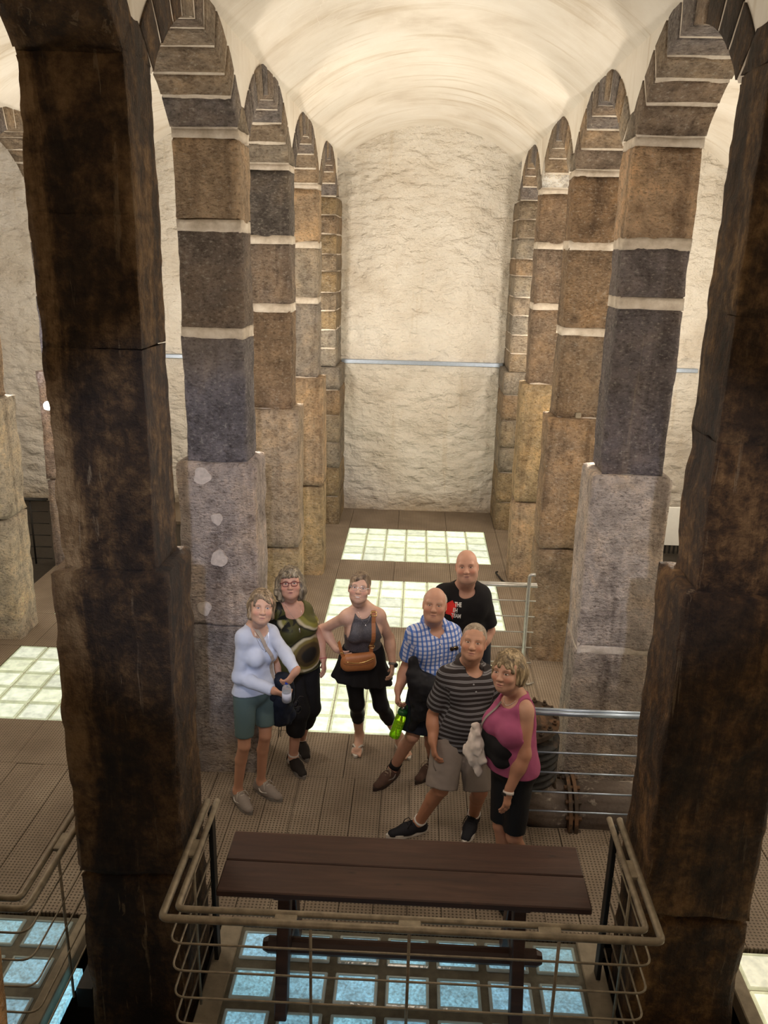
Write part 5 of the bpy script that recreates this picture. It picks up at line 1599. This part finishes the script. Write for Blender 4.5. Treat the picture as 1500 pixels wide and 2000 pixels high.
def man_plaid():
    P = Person('plaid', 'old man in blue plaid shirt and dark shorts carrying a green bottle', None, JOINTS['plaid'], 'rosy', 1.02, False, 1.0, yaw=-2, pitch=.72, roll=2, belly=.7)
    p = dict(iris=(.10, .11, .12), lip=(.36, .17, .15), brow=(.36, .30, .25), age=1.3, lines=0, jaw=1.06, jowl=1, eye=.75, nose=1.15, neck=1.0, tan_limbs=.25)
    P.body(p, {'R': dict(palm=(.9, .3, 0), curl=(.55, .9, .7), thumb=.4), 'L': dict(palm=(.3, .6, .3), fine=0)})
    J = P.J; n = J['neck']
    M = plaid_material()
    def shirt(F):
        P.torso(F, .020)
        for sd in 'RL': P.arm(F, sd, .018, .66, flare=.022)
        F.cone(P.hc+P.up*.2, P.hc-P.up*.06, .155, .165, .05, (P.f, 1.3))
        F.noise(.010, 8, 2); F.noise(.005, 22, 4)
        neckline(F, P, .05, .062)
        F.cone(n+P.up*.01+P.f*.05, n-P.up*.085+P.f*.105, .032, .006, .006, None, 'sub')
        collar(F, P)
        F.plane((0, 0, .825), (0, 0, -1))
    o, V, Q = P.garment('plaid_shirt', M, shirt, .0062, lo=.6, pattern=True); tr = bvh(V, Q)
    pearl = plain('shirt_button', (.75, .75, .78), .3)
    for k in range(6):
        q = lay(tr, [n-P.up*(.09+.075*k)+P.f*.05-P.l*.004], P.f, .001)[0]; under(lathe('button', [(.006, 0), (.006, .003), (.003, .004)], tuple(q), tuple(P.f), pearl, None, 10), P.root)
    pts = lay(tr, [n-P.up*(.075+.04*k)+P.f*.05+P.l*.014 for k in range(11)], P.f, .0005)
    under(tube('placket', [tuple(a) for a in pts], .0022, cloth('pale_blue_seam', (.32, .38, .66)), None, 5), P.root)
    pc = n-P.up*.19+P.l*.095+P.f*.05
    cor = lay(tr, [pc+P.l*x*.05+P.up*y for x, y in ((-1, .06), (-1, -.05), (0, -.065), (1, -.05), (1, .06), (-1, .06))], P.f, .001)
    under(tube('pocket_seam', [tuple(a) for a in cor], .0018, cloth('pocket_seam_blue', (.10, .16, .42)), None, 5), P.root)
    sg = thing('sunglasses', 'dark sunglasses tucked in the pocket of the plaid shirt', 'glasses', tuple(cor[0]), 'sunglasses not being worn')
    for k in (-1, 1):
        q = lay(tr, [pc+P.up*.068+P.l*k*.016], P.f, .006)[0]
        under(lathe('lens', [(.002, -.003), (.017, 0), (.017, .004), (.002, .006)], tuple(q), tuple(P.f), plain('brown_lens', (.03, .018, .012), .12), None, 14), sg)
    q = lay(tr, [pc+P.up*.076+P.l*k*.016 for k in (-1.6, 0, 1.6)], P.f, .009); under(tube('bridge', [tuple(a) for a in q], .003, M_gold, None, 6), sg)
    def shorts(F):
        P.torso(F, .010)
        for sd in 'RL': P.leg(F, sd, .028, .93, None, .03, .022)
        F.noise(.010, 10, 6)
        F.plane((0, 0, .92), (0, 0, 1))
    P.garment('shorts', M_navy, shorts, .0075, hi=1.0)
    P.socks(M_socks_b, .075)
    P.shoes(plain('brown_suede', (.075, .040, .028), .85, var=.3), plain('brown_rubber', (.035, .022, .018), .7), lace=cloth('tan_lace', (.30, .24, .18)), logo=M_rub_grey)
    hm = hair_material('thin_white_hair', (.38, .30, .24), (.70, .64, .58), (.52, .44, .37))
    def hb(E, C):
        E((0, -.022, .030), (.0830, .0960, .080), .02)
        E((0, .035, .090), (.070, .110, .070), .02, 'sub'); E((0, .13, .0), (.12, .11, .12), .01, 'sub'); E((0, -.02, -.09), (.12, .12, .055), .01, 'sub')
        for q in (-1, 1): E((q*.08, -.006, -.01), (.02, .03, .03), .008, 'sub')
    P.hair('hair', hm, hb, .0034, (.002, 60))
    # green bottle
    gb = thing('drinking_bottle', 'bright green see-through drinking bottle carried by the man in plaid', 'bottle', tuple(J['haR']), 'bottles held by visitors')
    ax = nrm(V3((.30, .12, 1.0))); c = J['haR']+P.f*.01-V3((-.012, 0, .150))
    mg = NT('green_plastic'); mg.set(color=(.55, .95, .03), rough=.12, trans=.8, ior=1.25, spec=.5, emit=(.25, .6, .01), estr=0.0)
    under(lathe('bottle_body', [(.020, -.115), (.036, -.112), (.040, -.100), (.040, .030), (.036, .055), (.030, .066), (.030, .075)], tuple(c), tuple(ax), mg.m, None, 24), gb)
    mw = NT('green_water'); mw.set(color=(.50, .90, .03), rough=.05, trans=.6, ior=1.2)
    under(lathe('water', [(.034, -.108), (.0385, -.10), (.0385, .005), (.030, .006)], tuple(c), tuple(ax), mw.m, None, 24), gb)
    under(lathe('lid', [(.033, .070), (.036, .072), (.036, .100), (.028, .106)], tuple(c), tuple(ax), plain('dark_green_plastic', (.015, .085, .022), .35), None, 22), gb)
    x = nrm(np.cross(ax, (0, 1, 0)))
    hb_ = [c+ax*.10+x*.026, c+ax*.135+x*.020, c+ax*.145, c+ax*.135-x*.020, c+ax*.10-x*.026]
    under(tube('carry_loop', [tuple(a) for a in hb_], .006, plain('dark_green_plastic', (.015, .085, .022), .35), None, 8), gb)
    b = nrm(np.cross(ax, x)); b = b if b.dot(P.f) > 0 else -b
    marks = []
    for i in range(6):
        for j in range(3):
            w = -.5+.35*j; r = .0405; zz = -.085+.022*i
            p0 = c+ax*zz+(b*math.cos(w)+x*math.sin(w))*r; p1 = c+ax*(zz+.012)+(b*math.cos(w+.10)+x*math.sin(w+.10))*r
            marks.append(([tuple(p0), tuple(p1)], .0014))
    under(tubes('printed_marks', marks, plain('yellow_print', (.75, .72, .10), .5), None, 5), gb)
    # jacket over the arm
    jk = thing('black_jacket', 'black jacket hanging over the forearm of the man in plaid', 'jacket', tuple(J['elR']), 'jackets carried by visitors')
    F = Field(P.hc-V3((.38, .45, .42)), P.hc+V3((.3, .3, .46)), .0075)
    q = [V3(x) for x in ((.035, 5.27, 1.12), (.075, 5.24, .99), (.17, 5.20, .95), (.24, 5.20, .88), (.10, 5.22, .74), (.055, 5.23, .62), (.15, 5.23, .65))]
    F.cone(q[0], q[1], .030, .055, .03); F.cone(q[1], q[2], .055, .070, .04); F.cone(q[2], q[3], .065, .055, .04)
    F.cone(q[1], q[4], .055, .055, .05); F.cone(q[2], q[4], .06, .06, .06); F.cone(q[4], q[5], .055, .030, .04); F.cone(q[4]+V3((.05, 0, .05)), q[6], .05, .03, .03)
    F.noise(.030, 8, 7); F.noise(.014, 22, 9)
    V_, Q_ = F.mesh(); under(mesh('draped_cloth', V_, Q_, cloth('black_shell_fabric', (.012, .012, .015), .6, .2), None, True), jk)

# --- bald man -------------------------------------------------------------------
def man_bald():
    P = Person('bald', 'bald broad man in black T-shirt with red leaf and white lettering', None, JOINTS['bald'], 'rosy', 1.10, False, 1.04, yaw=-2, pitch=.60, roll=-6, belly=1.0)
    p = dict(iris=(.05, .05, .05), lip=(.32, .15, .14), brow=(.08, .055, .05), stubble=.22, beard=.22, jaw=1.12, eye=.85, neck=1.22, age=.7, jowl=1)
    P.body(p, {'R': dict(palm=(.3, .6, .3), fine=0), 'L': dict(palm=(-.3, .6, .3), fine=0)})
    J = P.J; n = J['neck']
    def shirt(F):
        P.torso(F, .022)
        for sd in 'RL': P.arm(F, sd, .020, .82, flare=.016)
        F.cone(P.hc+P.up*.2, P.hc-P.up*.04, .17, .18, .05, (P.f, 1.25))
        F.noise(.008, 7, 2); F.noise(.004, 22, 4)
        neckline(F, P, .042, .078)
        F.plane((0, 0, .80), (0, 0, -1))
    o, V, Q = P.garment('t_shirt', M_blackcloth, shirt, .007, lo=.65); tr = bvh(V, Q)
    def shorts(F):
        P.torso(F, .010)
        for sd in 'RL': P.leg(F, sd, .028, .95, None, .03, .02)
        F.plane((0, 0, 1.0), (0, 0, 1))
    P.garment('shorts', M_navy, shorts, .009, hi=1.1)
    P.socks(M_socks_b, .05)
    P.shoes(plain('dark_shoe', (.03, .03, .032), .6), M_rub_grey, lace=M_socks_b)
    # print on the chest
    white = plain('white_print', (.78, .77, .74), .7, var=.04); red = plain('red_print', (.72, .030, .022), .7, var=.04)
    org = n-P.up*.150-P.l*.105+P.f*.1
    def flat(name, pts2, faces, mat, off):
        w = lay(tr, [org+P.l*a+P.up*b for a, b in pts2], P.f, off); return under(mesh(name, w, faces, mat), P.root)
    row = 0
    for word, xo, sz in (('THE', .0, .040), ('EH', -.016, .040), ('TEAM', -.030, .040)):
        cu = bpy.data.curves.new('lettering', 'FONT'); cu.body = word; cu.size = sz*1.25; cu.space_character = 1.0; cu.offset = .0016; cu.resolution_u = 2
        to = bpy.data.objects.new('lettering', cu); COL.objects.link(to)
        dg = bpy.context.evaluated_depsgraph_get(); me = bpy.data.meshes.new_from_object(to.evaluated_get(dg))
        bm = bmesh.new(); bm.from_mesh(me)
        bmesh.ops.subdivide_edges(bm, edges=[e for e in bm.edges if e.calc_length() > .012], cuts=2)
        bmesh.ops.triangulate(bm, faces=bm.faces[:])
        pv_ = [(v.co.x*.58, v.co.y) for v in bm.verts]; fc = [tuple(v.index for v in f.verts) for f in bm.faces]
        bm.free(); bpy.data.objects.remove(to); bpy.data.meshes.remove(me); bpy.data.curves.remove(cu)
        jag = random.Random(row)
        pts2 = [(xo+x+.14*y, .052-row*.047+y-.12*x) for x, y in pv_]
        flat('lettering', pts2, fc, white, .0022); row += 1
    leaf = [(-.010, .010), (.004, .062), (.012, .100), (-.012, .084), (-.026, .110), (-.034, .080), (-.056, .092), (-.054, .056), (-.084, .062), (-.078, .040), (-.098, .026), (-.070, .000), (-.074, -.016), (-.040, -.014), (-.030, -.030), (-.018, -.060)]
    bm = bmesh.new(); vs = [bm.verts.new((x, y, 0)) for x, y in leaf]; fa = bm.faces.new(vs)
    bmesh.ops.triangulate(bm, faces=[fa]); bmesh.ops.subdivide_edges(bm, edges=bm.edges[:], cuts=3, use_grid_fill=True); bmesh.ops.triangulate(bm, faces=bm.faces[:])
    bm.verts.index_update(); pv_ = [(v.co.x+.006+.08*v.co.y, v.co.y-.012) for v in bm.verts]; fc = [tuple(v.index for v in f.verts) for f in bm.faces]; bm.free()
    flat('red_leaf', pv_, fc, red, .0016)

# --- man in the striped polo ------------------------------------------------------
def man_stripe():
    P = Person('stripe', 'man in dark striped polo shirt and grey cargo shorts', None, JOINTS['stripe'], 'tan', 1.02, False, .98, yaw=-3, pitch=.80, roll=4, belly=.5)
    P.skin = V3((.50, .275, .185))
    p = dict(iris=(.07, .06, .05), lip=(.38, .16, .14), brow=(.20, .14, .10), lines=3, age=1.3, smile=.4, jaw=.98, tan_limbs=.9, nose=1.1, eye=.9)
    P.body(p, {'R': dict(palm=(.85, .3, .0), curl=(.3, .5, .4), thumb=.4), 'L': dict(palm=(.3, .3, -.5), fine=0)})
    J = P.J; n = J['neck']
    def shirt(F):
        P.torso(F, .020)
        P.arm(F, 'R', .018, .74, flare=.022); P.arm(F, 'L', .016, .80, flare=.01)
        F.cone(P.hc+P.up*.2, P.hc-P.up*.12, .155, .222, .05, (P.f, 1.55))
        F.noise(.008, 8, 2); F.noise(.004, 22, 4)
        neckline(F, P, .05, .066)
        F.cone(n+P.up*.01+P.f*.05, n-P.up*.115+P.f*.105, .040, .010, .006, None, 'sub')
        F.plane((0, 0, .735), (0, 0, -1))
    o, V, Q = P.garment('polo_shirt', polo_material(), shirt, .0065, lo=.65, pattern=True); tr = bvh(V, Q)
    def col(F): collar(F, P, .015, drop=.085)
    P.garment('collar', cloth('charcoal_collar', (.052, .046, .048)), col, .005, lo=n[2]-.2, hi=n[2]+.15)
    for k, q in enumerate((-.055, -.10)):
        b = lay(tr, [n+P.up*q*1.0-P.l*(.030-.015*k)+P.f*.05], P.f, .003)[0]; under(lathe('button', [(.006, 0), (.006, .003), (.003, .004)], tuple(b), tuple(P.f), plain('grey_button', (.4, .4, .42), .3), None, 10), P.root)
    kh = cloth('grey_khaki_twill', (.235, .195, .170), .85, .08)
    def shorts(F):
        P.torso(F, .012)
        for sd in 'RL': P.leg(F, sd, .030, .96, None, .03, .024)
        F.noise(.009, 10, 6); F.noise(.005, 25, 3)
        F.plane((0, 0, .92), (0, 0, 1))
    o2, V2, Q2 = P.garment('cargo_shorts', kh, shorts, .007, hi=1.0); t2 = bvh(V2, Q2)
    b = J['hipR']+(J['knR']-J['hipR'])*.5-P.hl*.08; nn = nrm(P.hf-P.hl*.8)
    fl = lay(t2, [b+V3((0, 0, .05)), b+V3((.02, 0, .0)), b+V3((.045, 0, -.02))], nn, .001)
    under(tube('pocket_flap', [tuple(a) for a in fl], .004, cloth('khaki_seam', (.14, .115, .10)), None, 5), P.root)
    P.socks(M_socks_w, .035)
    P.shoes(cloth('black_mesh_shoe', (.014, .014, .018), .7), M_rub_white, lace=M_socks_b)
    hm = hair_material('short_grey_hair', (.17, .125, .09), (.46, .39, .31), (.29, .23, .17))
    def hb(E, C):
        E((0, -.015, .037), (.0800, .0970, .0865), .02)
        E((0, .104, .030), (.052, .052, .056), .02, 'sub'); E((0, .11, -.06), (.12, .11, .09), .01, 'sub'); E((0, -.02, -.10), (.12, .12, .055), .01, 'sub')
        for q in (-1, 1): E((q*.08, -.004, -.008), (.016, .028, .034), .008, 'sub'); 
    P.hair('hair', hm, hb, .0036, (.003, 70))

# --- woman in the pink top -----------------------------------------------------------
def woman_pink():
    P = Person('pink', 'woman in magenta sleeveless top with black belt bag and white cloth', None, JOINTS['pink'], 'tan', .97, True, .99, yaw=-26, pitch=.55, roll=-4, breast=1.15, belly=.3)
    P.skin = V3((.50, .28, .195))
    p = dict(iris=(.05, .045, .04), lip=(.40, .15, .14), brow=(.12, .075, .05), age=1.1, cheek=1.05, tan_limbs=.8, smile=.4)
    P.body(p, {'R': dict(palm=(.3, .6, .3), fine=0), 'L': dict(palm=(-.6, .6, .0), curl=(.25, .4, .3), thumb=.3)})
    J = P.J; n = J['neck']
    pk = cloth('magenta_jersey', (.36, .085, .175), .75, .08)
    def top(F):
        P.torso(F, .014)
        F.cone(P.hc+P.up*.2, P.hc-P.up*.04, .140, .165, .05, (P.f, 1.3))
        for sd in 'RL': F.cone(n-P.f*.03, J['sh'+sd]+P.up*.016, .046, .046, .03)
        F.noise(.008, 9, 2); F.noise(.004, 24, 4)
        for sd, q in (('R', -1), ('L', 1)):
            A, E = J['sh'+sd], J['el'+sd]
            F.cone(A+P.l*q*.040+P.up*.03, A+(E-A)*.45+P.l*q*.045, .060, .050, .012, None, 'sub')
        neckline(F, P, .045, .070)
        F.plane((0, 0, .875), (0, 0, -1))
    o, V, Q = P.garment('sleeveless_top', pk, top, .0062, lo=.7); tr = torso_tree(P, .0165)
    def shorts(F):
        P.torso(F, .006)
        for sd in 'RL': P.leg(F, sd, .010, .92, None, .035, .004)
        F.noise(.004, 14, 6)
        F.plane((0, 0, .93), (0, 0, 1))
    P.garment('bike_shorts', M_blackshort, shorts, .007, hi=1.0)
    P.socks(M_socks_b, .02)
    P.shoes(cloth('black_knit_trainer', (.012, .012, .014), .8), M_rub_black, lace=M_socks_b)
    hm = hair_material('blonde_highlighted_hair', (.060, .040, .020), (.50, .385, .23), (.21, .15, .08))
    def hb(E, C):
        E((0, -.028, .046), (.087, .102, .090), .02)
        for q in (-1, 1):
            C((q*.072, -.006, .02), (q*.076, .0, -.045), .030, .022, .03); C((q*.062, -.06, .0), (q*.060, -.062, -.055), .044, .032, .03)
        C((-.03, -.085, 0), (.03, -.085, -.05), .048, .038, .04)
        E((0, .115, -.045), (.060, .072, .086), .02, 'sub')
        C((.03, .05, .095), (.060, .076, .020), .020, .010, .02); C((.03, .05, .098), (.015, .088, .040), .020, .011, .02); C((.02, .05, .098), (-.035, .084, .040), .020, .010, .02); C((.0, .05, .098), (-.062, .060, .018), .020, .012, .02)
    P.hair('hair', hm, hb, rough=(.005, 45))
    q = P.H((-.082, -.004, -.042)); under(lathe('ear_stud', [(.001, 0), (.004, .002), (.001, .005)], tuple(q), tuple(P.f), M_silver, None, 8), P.root)
    tb2 = bvh(*P.bodyV)
    pts = [n+P.l*.058*x-P.up*(.045*(1-x*x)-.015)+P.f*.05 for x in np.linspace(-1, 1, 13)]
    under(tube('necklace', [tuple(a) for a in lay(tb2, pts, P.f, .002)], .0013, M_silver, None, 5), P.root)
    W_ = J['wrL']; d = nrm(J['haL']-W_)
    under(lathe('fitness_band', [(.031, -.009), (.033, -.008), (.033, .008), (.031, .009)], tuple(W_+d*.005), tuple(d), plain('white_strap', (.62, .55, .50), .5), None, 18), P.root)
    c = W_+d*.005+nrm(P.f-P.l*.1)*.034; w = nrm(np.cross(d, P.f))
    P.ribbon('band_screen', [c-w*.016, c, c+w*.016], .016, .006, M_rub_black, None, nrm(P.f))
    h = J['haL']; 
    # belt bag, strap and the white cloth tied to it
    bag = thing('belt_bag', 'black belt bag on thin strap across the woman in magenta top', 'bag', tuple(P.hc), 'bags of the visitors')
    c = P.hc+P.up*.155+P.f*.135-P.l*.02
    F = Field(c-.25, c+.25, .006)
    for z in (-1, 1): F.cone(c-P.l*.085+P.up*(.028+.036*z), c+P.l*.06+P.up*(.036*z), .046, .046, .03, (P.f, 1.4)); F.cone(c+P.l*.05+P.up*(.036*z), c+P.l*.13+P.up*(.030*z-.015)-P.f*.07, .044, .032, .03)
    F.noise(.006, 12, 3)
    V_, Q_ = F.mesh(); under(mesh('pouch', V_, Q_, M_blackcloth, None, True), bag)
    e0 = c-P.l*.10+P.up*.09; t0 = n-P.up*.02-P.l*.03+P.f*.02
    pts = lay(tr, [e0+(t0-e0)*t+P.f*.05 for t in np.linspace(0, 1, 14)], nrm(P.f+P.up*.2), .004)
    P.ribbon('strap', pts, .012, .004, cloth('striped_cord', (.30, .26, .24)), bag, nrm(P.f+P.up*.2))
    wc = thing('white_cloth', 'crumpled white cloth tied to the black belt bag', 'cloth', tuple(c))
    q = c-P.l*.10+P.f*.05+P.up*.045
    F = Field(q-V3((.22, .22, .30)), q+V3((.2, .2, .16)), .0055)
    F.cone(q+P.up*.075, q+P.up*.045, .012, .010, .01); F.ell(q+P.up*.085, (.016, .014, .012), None, .01)
    F.cone(q+P.up*.04, q-P.up*.04-P.l*.01, .028, .050, .02, (P.f, 1.2)); F.cone(q-P.up*.03-P.l*.01, q-P.up*.13-P.l*.03, .050, .058, .03, (P.f, 1.2)); F.cone(q-P.up*.11-P.l*.02, q-P.up*.20+P.l*.01, .055, .030, .03); F.cone(q-P.up*.10-P.l*.05, q-P.up*.13-P.l*.075, .02, .012, .02)
    F.cone(q-P.up*.09+P.l*.03, q-P.up*.12+P.l*.055, .03, .022, .02)
    F.noise(.034, 14, 5, (1, 1, .7)); F.noise(.022, 34, 8, (1, 1, .6))
    V_, Q_ = F.mesh(); under(mesh('crumpled_cloth', V_, Q_, cloth('white_cotton', (.66, .58, .53), .85, .05), None, True), wc)

for fn in (woman_white, woman_green, woman_tank, man_plaid, man_bald, man_stripe, woman_pink): fn()
